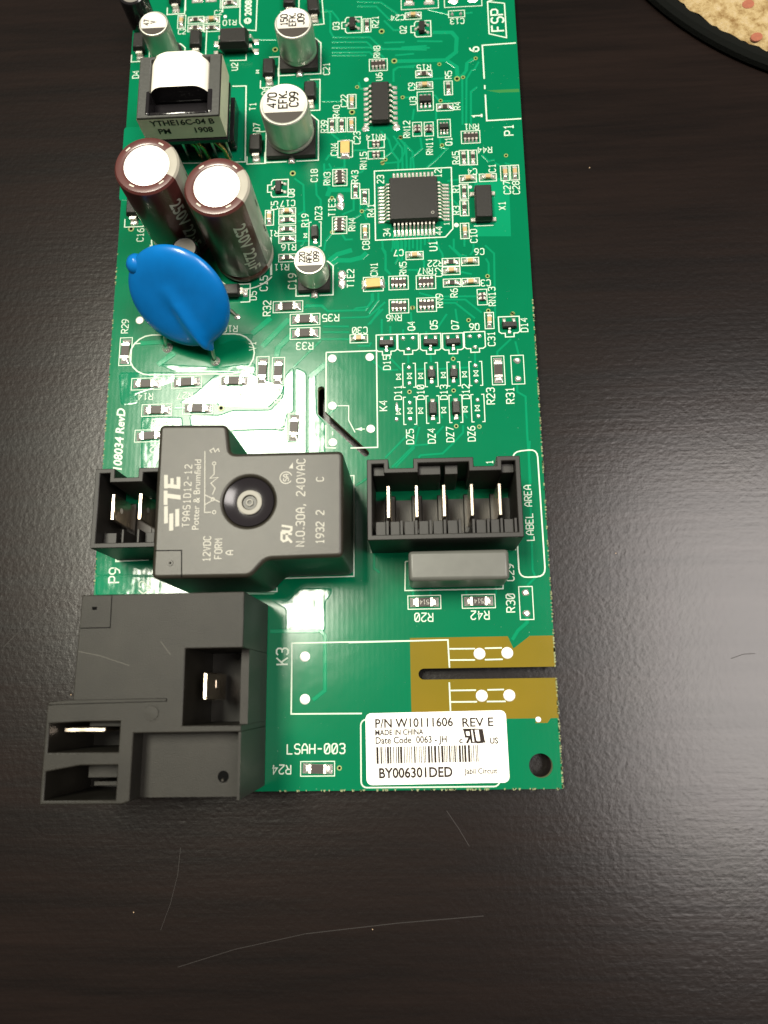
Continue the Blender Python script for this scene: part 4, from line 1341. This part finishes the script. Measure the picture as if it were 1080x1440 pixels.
# ------------------------------------------------------------------ blue disc varistor
def varistor():
    base = V((-4.475, 6.64, 0))
    cen = at(252, 418, 1.10)
    vax = (cen - V((base.x, base.y, .1))).normalized()
    uax = V((.955, -.30, 0))
    uax = (uax - vax * uax.dot(vax)).normalized()
    nax = uax.cross(vax).normalized()            # towards the camera
    if nax.z < 0:
        nax = -nax
    def loc(p):
        d = V(p) - cen
        return V((d.dot(uax), d.dot(vax), d.dot(nax)))
    tip = loc(at(300, 493, .27))
    lob = loc(at(184, 358, 1.45))
    R = 1.025
    NA, NR = 120, 26
    ta, tl = math.atan2(tip.y, tip.x), math.hypot(tip.x, tip.y)
    la_, ll = math.atan2(lob.y, lob.x), math.hypot(lob.x, lob.y)
    def rad(a):
        d = abs((a - ta + math.pi) % (2 * math.pi) - math.pi)
        e = abs((a - la_ + math.pi) % (2 * math.pi) - math.pi)
        # elongated teardrop towards the lead
        return R + max(0, tl - R) * (math.exp(-(d / .068) ** 2) * .92 + .08 * math.exp(-(d / .2) ** 2))
    mb = MB()
    td = V((math.cos(ta), math.sin(ta)))
    for side in (1, -1):
        vs = []
        for j in range(NR + 1):
            t = math.sin(math.pi / 2 * j / NR)
            for i in range(NA):
                a = 2 * math.pi * i / NA
                r = rad(a) * t
                x, y = r * math.cos(a), r * math.sin(a)
                hgt = .19 * max(0.0, 1 - t ** 5) ** .55
                e = max(0, r - R)
                hgt *= 1 / (1 + 3.0 * e)
                # the lead shows as a ridge under the lacquer
                p = V((x, y))
                al = p.dot(td) + .35
                ac = abs(p.x * -td.y + p.y * td.x)
                rid = .07 * math.exp(-(ac / .15) ** 2) * min(1, max(0, al / .45)) * (1 if t < .93 else max(0.0, (1 - t) / .07)) if side > 0 else 0
                q = cen + uax * x + vax * y + nax * (side * hgt + rid)
                vs.append(q)
        fs = []
        for j in range(NR):
            for i in range(NA):
                f = (j * NA + i, j * NA + (i + 1) % NA, (j + 1) * NA + (i + 1) % NA, (j + 1) * NA + i)
                fs.append(f if side < 0 else f[::-1])
        mb.add(vs, fs, 'varistor_blue', True)
    root = bpy.data.objects.new('disc_varistor', None)
    C.objects.link(root)
    root.parent = B
    root['label'] = 'large blue disc varistor leaning back on two leads'
    me = mb.mesh('disc', weld=True, angle=75)
    bm = bmesh.new()
    bm.from_mesh(me)
    bmesh.ops.remove_doubles(bm, verts=bm.verts, dist=1e-4)
    bmesh.ops.recalc_face_normals(bm, faces=bm.faces)
    bm.to_mesh(me)
    bm.free()
    dsk = put('disc', me, root)
    lc = cen + uax * lob.x * .82 + vax * lob.y * .82 - nax * .04
    MB().lathe([(.02, -.22), (.10, -.195), (.17, -.13), (.20, -.03), (.195, .05), (.15, .14), (.08, .19), (.01, .205)], 'varistor_blue', 20).build('coating_lobe', root, tuple(lc))
    b1, b2 = at(235.5, 489), at(303, 508)
    p1 = cen + uax * (-.42) + vax * (-.72) - nax * .10
    MB().tube([p1, p1.lerp(V((b1.x, b1.y, .25)), .7), (b1.x, b1.y, .12), (b1.x, b1.y, -.05)], .036, 'lead_wire', 10).lathe([(.11, .004), (.085, .03), (.05, .09), (.04, .13)], 'solder', 16, b1.x, b1.y, caps=(False, False)).build('lead', root)
    p2 = cen + uax * tip.x * .97 + vax * tip.y * .97
    MB().tube([p2, p2.lerp(V((b2.x, b2.y, .1)), .5), (b2.x + .01, b2.y + .01, .09), (b2.x, b2.y, -.05)], .036, 'lead_wire', 10).lathe([(.10, .004), (.08, .03), (.05, .07), (.04, .10)], 'solder', 16, b2.x, b2.y, caps=(False, False)).build('lead', root)
varistor()
c = at(334, 446)
MB().lathe([(.07, .004), (.06, .03), (.02, .05)], 'solder', 14, c.x, c.y, caps=(False, True)).build('solder_pad', B)
MB().tube([(c.x, c.y, .04), (c.x - .12, c.y + .12, .07), (c.x - .25, c.y + .16, .05)], .03, 'lead_wire').build('jumper_wire', B)

# ------------------------------------------------------------------ transformer
def transformer():
    root = bpy.data.objects.new('transformer', None)
    C.objects.link(root)
    root.parent = B
    root['label'] = 'wound transformer with white tape and dark ferrite core'
    X0, X1, Y0, Y1, Z0, Z1 = -5.30, -3.68, 10.95, 12.36, .88, 1.5
    core = MB()
    core.prism([(X0, Y0), (X1, Y0), (X1, Y1), (X0, Y1)], Z0, Z1, 'ferrite', holes=[[(X0 + .22, Y0 + .06), (X1 - .22, Y0 + .06), (X1 - .22, Y1 - .06), (X0 + .22, Y1 - .06)]])
    core.build('ferrite_core', root, bevel=.012, seg=1, dissolve=True)
    # yellowed tape round the core
    MB().walls([[(X0 - .012, Y0 - .012), (X1 + .012, Y0 - .012), (X1 + .012, Y1 + .012), (X0 - .012, Y1 + .012)]], Z0 + .02, Z1 - .03, 'label_yellowed').build('core_tape', root)
    # winding under white tape: rounded shoulders
    a, b = X0 + .16, X1 - .22
    mb = MB()
    prof = []
    for i in range(9):
        t = math.radians(180 - 90 * i / 8)
        prof.append((a + .32 + .32 * math.cos(t), Z1 - .30 + .38 * math.sin(t)))
    for i in range(9):
        t = math.radians(90 - 90 * i / 8)
        prof.append((b - .32 + .32 * math.cos(t), Z1 - .30 + .38 * math.sin(t)))
    prof = [(a, Z0)] + prof + [(b, Z0)]
    ya, yb = Y0 + .62, Y1 + .10
    rowsy = [(ya, 1.0), (ya + .03, 1.0), (yb - .25, 1.0), (yb - .08, .94), (yb, .80)]
    n = len(prof)
    cx_, cz_ = (a + b) / 2, Z0 + .3
    vs = []
    for y, s_ in rowsy:
        vs += [(cx_ + (p[0] - cx_) * s_, y, cz_ + (p[1] - cz_) * s_) for p in prof]
    fs = [(j * n + i, j * n + i + 1, (j + 1) * n + i + 1, (j + 1) * n + i) for j in range(len(rowsy) - 1) for i in range(n - 1)]
    fs.append(tuple(range((len(rowsy) - 1) * n, len(rowsy) * n))[::-1])
    mb.add(vs, fs, 'white_tape', True)
    mb.add(vs[:n], [tuple(range(n))], 'bobbin_black')
    mb.build('taped_winding', root, angle=50)
    # bobbin: flange with a deep slot in front
    f0, f1 = a - .02, b + .10
    MB().box(f0, Y0 + .065, Z0, f1, Y0 + .60, Z1 - .34, 'bobbin_black').box(f0 + .02, Y0 + .065, Z1 - .34, f0 + .10, Y0 + .60, Z1 + .02, 'bobbin_black').box(f1 - .12, Y0 + .065, Z1 - .34, f1 - .02, Y0 + .60, Z1 + .02, 'bobbin_black').box(f0 + .1, Y0 + .065, Z1 - .34, f1 - .12, Y0 + .13, Z1 + .0, 'bobbin_black').build('bobbin', root, bevel=.03, seg=2)
    for i in range(6):
        x = f0 + .22 + i * (f1 - f0 - .44) / 5
        MB().tube([(x - .08, Y0 + .22, Z1 - .31), (x + .02, Y0 + .27, Z1 - .28), (x + .09, Y0 + .30, Z1 - .31)], .026, 'bobbin_black', 6).build('slot_wire', root)
    # base flange and copper tails
    MB().box(X0 + .1, Y0 + .32, .04, X1 + .02, Y1 - .05, .40, 'bobbin_black').box(X0 + .25, Y0 + .36, .40, X1 - .1, Y1 - .06, Z0 - .01, 'bobbin_black').box(X0 + .05, Y0 - .04, Z0 - .13, X1 + .03, Y1 - .1, Z0 - .005, 'bobbin_black').build('base_flange', root, bevel=.02, seg=1)
    for px, py in ((279, 203), (308, 205), (268, 200)):
        q = at(px, py, .5)
        MB().tube([(q.x - .16, q.y + .16, .62), (q.x - .10, q.y + .03, .66), (q.x, q.y - .02, .58), (q.x + .08, q.y - .03, .42), (q.x + .11, q.y + .0, .0)], .045, 'copper_wire', 10).build('copper_tail', root)
    for k in range(5):
        x = X0 + .3 + k * .3
        MB().tube([(x, Y0 + .2, .8), (x, Y0 + .2, -.1)], .03, 'lead_wire').build('pin', root)
    for s, z in (('YTHE16C-04 B', 1.40), ('PM        1908', 1.17)):
        me = font_mesh(s, .20, 'can_print', bold=.02)
        o = put('tape_lettering', me, root, ((X0 + X1) / 2 + .05, Y0 - .016, z - .05))
        o.rotation_euler = (math.pi / 2, 0, 0)
transformer()

# ------------------------------------------------------------------ main power relay
def power_relay():
    Z = 2.0
    root = bpy.data.objects.new('power_relay', None)
    C.objects.link(root)
    root.parent = B
    root['label'] = 'black T-shaped power relay printed 30A 240VAC with round vent'
    g = .065
    pts = P2z([(224.5, 597), (320, 596.5), (324, 637.5), (482.5, 633.5), (482.5, 783), (374, 787), (352, 811.5), (212.5, 814)], Z)
    pts[0] = (pts[-1][0], pts[0][1])
    out = round_poly(pts[::-1], .10, 4)
    hc = at(*ck(268, 428), Z)
    R0 = .415
    # notch corner pocket
    nx, ny = at(*c9(635, 835), Z)[:2]
    body = MB().prism(out, .03, Z, 'relay_black', holes=[circle(hc.x, hc.y, R0, 40)])
    body.build('housing', root, bevel=g, seg=4, angle=50, dissolve=True)
    MB().lathe([(R0 + .001, Z - .09), (R0 + .002, Z - .004)], 'relay_dish', 40, hc.x, hc.y, caps=(False, False)).lathe([(R0, Z - .03), (.30, Z - .085), (.215, Z - .10), (.21, Z - .07, 'relay_boss'), (.20, Z - .062), (.135, Z - .062), (.125, Z - .07, 'relay_black'), (.115, Z - .10), (.062, Z - .10), (.058, Z - .075, 'relay_boss'), (.04, Z - .075), (.034, Z - .10, 'relay_black'), (.005, Z - .10)], 'relay_dish', 40, hc.x, hc.y, caps=(False, True)).build('vent_dish', root)
    # the sunk corner square with its vent nib
    q = P2z([c9(468, 840), c9(628, 838), c9(628, 1000), c9(475, 1000)], Z)
    fr_ = MB()
    fr_.strip([q[0], q[1], q[2]], .018, Z + .0022, 'hole_dark')
    fr_.build('corner_seam', root)
    n_ = at(*c9(560, 915), Z)
    MB().lathe([(.05, Z + .001), (.045, Z + .012), (.02, Z + .012), (.012, Z + .004, 'hole_dark')], 'relay_black', 16, n_.x, n_.y, caps=(False, True)).build('vent_nib', root)
    # laser marking
    t = MB()
    L = 'laser_print'
    zz = Z + .0024
    k = [0]
    def bar(x0, y0, x1, y1, sl=0):
        k[0] += 1
        pp = P2z([c9(x0, y0 + sl), c9(x1, y0), c9(x1, y1), c9(x0, y1 + sl)], Z)
        t.poly(pp[::-1], zz + k[0] * 1e-5, L)
    for b in ((522, 568, 545, 672), (553, 612, 578, 716), (590, 585, 614, 690)):
        bar(*b, sl=4)
    bar(520, 475, 543, 562)                       # T
    bar(543, 503, 622, 530, sl=-10)
    bar(522, 380, 545, 462)                       # E
    bar(545, 442, 620, 466, sl=-8)
    bar(598, 392, 621, 450)
    bar(560, 400, 580, 446)
    t.build('maker_mark', root, weld=False)
    def say(txt, f, x, y, h, sp=1.35, wf=.85, wd=None):
        p = at(*f(x, y), Z)
        m_ = MB()
        write(m_, txt, p.x, p.y, 90, h, zz, L, wd=wd or h * .13, wf=wf, sp=sp)
        m_.build('laser_lettering', root, weld=False)
    say('T9AS1D12-12', c9, 662, 505, .115, 2.0, .80)
    say('12VDC', c9, 782, 828, .115, 1.5, .78)
    say('FORM', c9, 852, 828, .115, 1.5, .78)
    say('A', c9, 920, 852, .115)
    say('N.O.30A, 240VAC', ck, 597, 432, .135, 1.75, .80)
    say('1932 2', ck, 720, 590, .125, 1.4, .80)
    say('C', ck, 720, 287, .115)
    me = font_mesh('Potter & Brumfield', .158, L)
    p = at(*c9(722, 497), Z)
    put('laser_lettering', me, root, (p.x, p.y, zz), math.pi / 2)
    # contact diagram, approval marks
    d = MB()
    def ln(f, *pp, w=.014, closed=False):
        k[0] += 1
        d.strip(P2z([f(*q) for q in pp], Z), w, zz + k[0] * 1e-5, L, closed=closed)
    ln(c9, (770, 235), (768, 608), (808, 606))
    ln(c9, (826, 322), (826, 375), (800, 400), (850, 395), (806, 430), (832, 460), (815, 500))
    ln(c9, (768, 500), (860, 545))
    ln(c9, (770, 560), (815, 535))
    for x, y in ((826, 310), (818, 527), (826, 606)):
        c_ = at(*c9(x, y), Z)
        k[0] += 1
        d.strip(circle(c_.x, c_.y, .028, 12), .012, zz + k[0] * 1e-5, L, closed=True)
    ln(c9, (812, 245), (800, 232), (822, 218), (832, 240), (850, 220), (858, 240))
    d.build('contact_diagram', root, weld=False)
    d = MB()
    c_ = at(*ck(505, 278), Z)
    k[0] += 1
    d.strip([(c_.x + .10 * math.cos(a), c_.y + .10 * math.sin(a)) for a in [math.radians(20 + 18 * i) for i in range(18)]], .016, zz + k[0] * 1e-5, L)
    write(d, 'SA', c_.x, c_.y, 90, .085, zz + .0008, L, wd=.014)
    tr = P2z([ck(523, 218), ck(548, 182), ck(550, 220)], Z)
    d.poly(tr[::-1], zz + .0006, L)
    d.build('approval_mark', root, weld=False)
    d = MB()
    # mirrored R joined to U
    m0 = at(*ck(510, 635), Z)
    for q in ([(.08, -.085), (.08, .085), (-.03, .085), (-.055, .05), (-.03, .0), (.08, .0)], [(.02, 0), (-.06, -.085)]):
        k[0] += 1
        d.strip([(m0.x - p[1], m0.y + p[0] - .07 + p[1] * .15) for p in q], .038, zz + k[0] * 1e-5, L)
    k[0] += 1
    d.strip([(m0.x - p[1], m0.y + p[0] + .045 + p[1] * .15) for p in ((.0, .085), (.0, -.04), (.03, -.075), (.08, -.075), (.085, .085))], .036, zz + k[0] * 1e-5, L)
    d.build('approval_mark', root, weld=False)
def P2z(pts, z):
    return [tuple(at(p[0], p[1], z)[:2]) for p in pts]
power_relay()

# ------------------------------------------------------------------ flanged relay with quick-connect blades
def flanged_relay():
    root = bpy.data.objects.new('flanged_relay', None)
    C.objects.link(root)
    root.parent = B
    root['label'] = 'matt black relay with sunken blade terminals at the board corner'
    Z = 2.0
    m = 'relay_matt'
    out = [(-5.47, 1.60), (-5.50, -.06), (-5.90, -.12), (-5.90, -1.60), (-4.62, -1.60), (-4.50, -1.56), (-4.50, -.56), (-2.82, -.56), (-2.82, -.46), (-3.74, -.46), (-3.74, .72), (-2.82, .72), (-2.82, 1.61)]
    h1 = [(-5.84, -.40), (-5.84, -.84), (-4.72, -.84), (-4.72, -.38), (-5.30, -.38)]
    h2 = [(-5.84, -1.12), (-5.84, -1.54), (-4.72, -1.54), (-4.72, -1.03), (-5.30, -1.03)]
    MB().prism(out, .02, Z, m, holes=[h1, h2]).build('housing', root, bevel=.02, seg=2, dissolve=True)
    # raised ridge, plug and corner seam on the lid
    MB().frustum([(-5.88, -.12), (-4.0, -.09), (-4.0, -.04), (-5.5, -.045), (-5.88, -.07)], Z, [(-5.86, -.11), (-4.0, -.08), (-4.0, -.05), (-5.5, -.052), (-5.86, -.08)], Z + .035, m, bottom=False).build('lid_ridge', root)
    c = at(213, 1003, Z)
    MB().lathe([(.135, Z + .001), (.13, Z - .004, 'hole_dark'), (.115, Z - .004, m), (.11, Z + .012), (.01, Z + .014)], 'hole_dark', 24, c.x, c.y, caps=(False, True)).build('lid_plug', root)
    sq = P2z([(115.5, 836.5), (157.5, 836), (155, 882.5), (113, 883.5)], Z)
    s_ = MB()
    s_.strip([sq[1], sq[2], sq[3]], .014, Z + .0025, 'hole_dark')
    s_.build('corner_seam', root)
    c = at(133, 855.5, Z)
    MB().prism([(c.x - .04, c.y - .025), (c.x + .04, c.y - .025), (c.x + .04, c.y + .025), (c.x - .04, c.y + .025)], Z, Z + .003, 'hole_dark').build('vent_hole', root)
    for q in (((110, 916), (140, 922), (182, 936)), ((226, 902), (240, 921))):
        MB().strip(P2z(q, Z), .008, Z + .0022, 'scuff_light').build('scratch', root)
    # right pocket
    MB().box(-3.74, -.46, .02, -2.95, .72, .3, m).box(-2.95, -.46, .02, -2.822, .718, 1.52, m).build('blade_pocket', root)
    b0 = at(288, 945, 1.75)
    b1 = at(287, 985, 1.75)
    bl = MB().prism([(b1.x - .04, b1.y), (b1.x + .04, b1.y), (b1.x + .04, b0.y), (b1.x - .04, b0.y)], .5, 1.72, 'blade_metal')
    bl.build('blade_terminal', root, bevel=.02, seg=1)
    MB().frustum([(b1.x + .041, b1.y + .20), (b1.x + .041, b1.y + .32), (b1.x + .046, b1.y + .32), (b1.x + .046, b1.y + .20)], 1.05, [(b1.x + .041, b1.y + .20), (b1.x + .041, b1.y + .32), (b1.x + .046, b1.y + .32), (b1.x + .046, b1.y + .20)], 1.2, 'lead_wire').build('blade_hole_glint', root)  # added metal patch stands in for the shine in the blade's hole
    # lower step
    MB().box(-4.50, -1.56, .02, -2.86, -.561, 1.55, m).box(-2.86, -1.56, .02, -2.822, -.561, 1.97, m).build('lower_step', root)
    c = at(314, 1092, 1.55)
    MB().lathe([(.10, 1.553), (.09, 1.553), (.08, 1.50, 'hole_dark'), (.01, 1.50)], m, 20, c.x, c.y, caps=(False, False)).poly(circle(c.x, c.y, .09, 18), 1.5535, 'hole_dark').tube([(c.x, c.y - .02, 1.5), (c.x, c.y - .05, 1.60)], .018, 'lead_wire').build('pin_hole', root)
    # the two flange pockets
    MB().box(-5.84, -.84, .02, -4.72, -.38, .25, m).build('pocket_floor', root)
    MB().box(-5.84, -1.54, .02, -4.72, -1.03, .25, m).box(-5.35, -1.25, .25, -4.72, -1.03, 1.55, m).box(-5.35, -1.40, .7, -4.72, -1.34, 1.3, m).build('pocket_floor', root)
    a, b = at(90, 1026.5, 1.6), at(149, 1026, 1.6)
    MB().prism([(a.x, a.y - .04), (b.x, b.y - .04), (b.x, b.y + .04), (a.x, a.y + .04)], .6, 1.6, 'blade_metal').build('blade_terminal', root, bevel=.015, seg=1)
    MB().box(-5.32, -.46, .7, -4.72, -.382, 1.7, m).build('pocket_wall', root)
flanged_relay()

# ------------------------------------------------------------------ blade connectors
def connector(corners, z, notches, ribs_, pins, label, pin_y, hole=False):
    """corners: bottom-left and top-right of the outer wall in cm; notches: inward steps of the far wall"""
    (x0, y0), (x1, y1) = corners
    root = bpy.data.objects.new('blade_connector', None)
    C.objects.link(root)
    root.parent = B
    root['label'] = label
    m = 'connector_black'
    t = .085
    nd = .17
    far = [(x1, y1)]
    inn = [(x1 - t, y1 - t)]
    for a, b in notches[::-1]:
        far += [(b, y1), (b, y1 - nd), (a, y1 - nd), (a, y1)]
        inn += [(b + t, y1 - t), (b + t, y1 - nd - t), (a - t, y1 - nd - t), (a - t, y1 - t)]
    far.append((x0, y1))
    inn.append((x0 + t, y1 - t))
    out = [(x0, y0), (x1, y0)] + far
    hol = [(x0 + t, y0 + .09), (x1 - t, y0 + .09)] + inn
    MB().prism(out, .02, z, m, holes=[hol]).build('housing', root, bevel=.012, seg=1, dissolve=True)
    MB().box(x0 + t, y0 + .09, .02, x1 - t, y1 - nd - .30, .16, m).build('housing_floor', root)
    for a, b, zz, d in ribs_[0]:                 # blocks under the far wall
        MB().box(a, y1 - t - d, .03, b, y1 - t, zz, m).build('key_block', root, bevel=.01, seg=1)
    for a, b, zz, d in ribs_[1]:                 # blocks and thin ribs along the near wall
        MB().box(a, y0 + .09, .16, b, y0 + .09 + d, zz, m).build('rib', root, bevel=.006, seg=1)
    for px in pins:
        b = MB().prism([(px - .035, pin_y[0]), (px + .035, pin_y[0]), (px + .035, pin_y[1]), (px - .035, pin_y[1])], .1, pin_y[2], 'blade_metal')
        o = b.build('blade_terminal', root, bevel=.014, seg=1)
        MB().prism([(px - .10, pin_y[0] - .12), (px + .10, pin_y[0] - .12), (px + .10, pin_y[1] + .04), (px - .10, pin_y[1] + .04)], .155, .20, m).build('blade_seat', root, bevel=.02, seg=1)
        if hole:
            ym = (pin_y[0] + pin_y[1]) / 2
            q = MB()
            q.add([(px + .0365, ym + .05 * math.cos(a), .78 + .07 * math.sin(a)) for a in [2 * math.pi * i / 14 for i in range(14)]], [tuple(range(14))], 'laser_print')  # pale disc: the glint in the blade's hole, painted as colour
            q.build('blade_hole_glint', root)
    return root
Zc = 1.3
def cx(f, x, y=700, z=Zc):
    return at(*f(x, y), z).x
L5 = [(cx(cc, a, 120), cx(cc, b, 120)) for a, b in ((178, 312), (640, 765))]
far_b = [(cx(cc, a, 140), cx(cc, b, 140), zz, d) for a, b, zz, d in ((92, 160, 1.12, .17), (338, 462, 1.12, .17), (485, 556, 1.12, .17), (795, 865, 1.12, .17))]
near_b = []
xs = [105, 185, 262, 342, 420, 498, 580, 655, 735, 808, 885]
for i in range(10):
    a, b = xs[i], xs[i + 1]
    if i != 6:
        near_b.append((cx(cc, a + 4, 490), cx(cc, b - 22, 490), 1.20, .25))
    near_b.append((cx(cc, b - 20, 490), cx(cc, b - 4, 490), Zc - .04, .255))
near_b = [r for r in near_b if r[1] < 1.68]
pins5 = [at(*cc(x, 320), 1.1).x for x in (178, 331, 480, 631, 783)]
p0, p1 = at(*cc(480, 412), 1.1), at(*cc(480, 235), 1.1)
connector(((-.885, 2.53), (1.77, 3.965)), Zc, L5, (far_b, near_b), pins5, 'wide black connector with five upright blades', (p0.y, p1.y, 1.1))
q0, q1 = at(*c9(210, 655), 1.1), at(*c9(210, 495), 1.1)
n9 = [(cx(c9, 222, 380), cx(c9, 365, 380))]
far9 = []
near9 = [(cx(c9, 108, 760), cx(c9, 188, 760), .98, .24), (cx(c9, 258, 760), cx(c9, 272, 760), 1.27, .24), (cx(c9, 352, 760), cx(c9, 366, 760), 1.27, .24), (cx(c9, 375, 760), cx(c9, 432, 760), 1.05, .22)]
pins9 = [at(*c9(x, 570), 1.1).x for x in (211, 376)]
connector(((-5.70, 2.50), (-4.50, 3.93)), Zc, n9, (far9, near9), pins9, 'narrow black connector with two blades beside the power relay', (q0.y, q1.y, 1.1), hole=True)

# ------------------------------------------------------------------ grey film capacitor
fc = MB().box(-.20, 1.86, .03, 1.53, 2.385, 1.0, 'film_grey')
fo = fc.build('film_capacitor', B, bevel=.07, seg=4, label='smooth grey box capacitor below the wide connector')

# ------------------------------------------------------------------ printed sticker
sA, sB_, sC, sD = at(*cl(85, 462)), at(*cl(772, 450)), at(*cl(788, 800)), at(*cl(88, 818))
ang = math.atan2((sB_ - sA).y + (sC - sD).y, (sB_ - sA).x + (sC - sD).x)
sc_ = (sA + sB_ + sC + sD) / 4
wid = ((sB_ - sA).length + (sC - sD).length) / 2
hei = ((sA - sD).length + (sB_ - sC).length) / 2
stk = MB().prism(rrect(-wid / 2, -hei / 2, wid / 2, hei / 2, .10, 5), .0075, .016, 'sticker_white').build('sticker', B, (sc_.x, sc_.y, 0), ang, label='white printed part number sticker with barcode')
def stx(x, y):
    p = at(*cl(x, y))
    q = rot2((p.x - sc_.x, p.y - sc_.y), -ang)
    return q
def sticker_text(txt, x0, x1, y, size, bold=False):
    me = font_mesh(txt, size, 'sticker_ink', bold=bold)
    a, b = stx(x0, y), stx(x1, y)
    xs_ = [v.co.x for v in me.vertices]
    ys_ = [v.co.y for v in me.vertices]
    k = (b[0] - a[0]) / (max(xs_) - min(xs_))
    for v in me.vertices:
        v.co.x = (v.co.x - (max(xs_) + min(xs_)) / 2) * k
        v.co.y = v.co.y - (max(ys_) + min(ys_)) / 2
    put('sticker_lettering', me, stk, ((a[0] + b[0]) / 2, (a[1] + b[1]) / 2, .0172))
sticker_text('P/N W10111606', 131, 512, 509, .215, .022)
sticker_text('REV E', 557, 710, 507, .215, .018)
sticker_text('MADE IN CHINA', 131, 368, 556, .135, .028)
sticker_text('Date Code  0063 - JH', 133, 482, 598, .165, .022)
sticker_text('BY006301DED', 150, 510, 753, .235, .03)
sticker_text('Jabil Circuit', 567, 730, 750, .13, .02)
sticker_text('c', 542, 560, 600, .14, .03)
sticker_text('US', 692, 733, 597, .145, .03)
bc = MB()
rr = random.Random(1606)
x = 137.0
yb0, yb1 = stx(300, 708)[1], stx(300, 625)[1]
while x < 636:
    wdt = rr.choice((3.6, 3.6, 4.5, 7.5, 11))
    a, b = stx(x, 665)[0], stx(min(x + wdt, 638), 665)[0]
    bc.poly([(a, yb0), (b, yb0), (b, yb1), (a, yb1)], .0172, 'sticker_ink')
    x += wdt + rr.choice((3.5, 4.5, 4.5, 7.5, 9))
bc.build('barcode', stk, weld=False)
um = MB()
um_n = [0]
def ust(pts, w_):
    um_n[0] += 1
    q = [stx(*p) for p in pts]
    um.strip(q, w_, .0172 + um_n[0] * 1e-4, 'sticker_ink')
ust([(604, 610), (596, 546), (568, 548), (575, 578), (600, 578)], .036)
ust([(596, 578), (580, 610)], .04)
ust([(560, 541), (636, 541)], .022)
ust([(612, 540), (622, 600), (632, 606), (652, 604), (642, 540)], .04)
ust([(604, 606), (672, 604)], .022)
ust([(652, 540), (664, 606)], .04)
um.build('approval_mark', stk, weld=False)
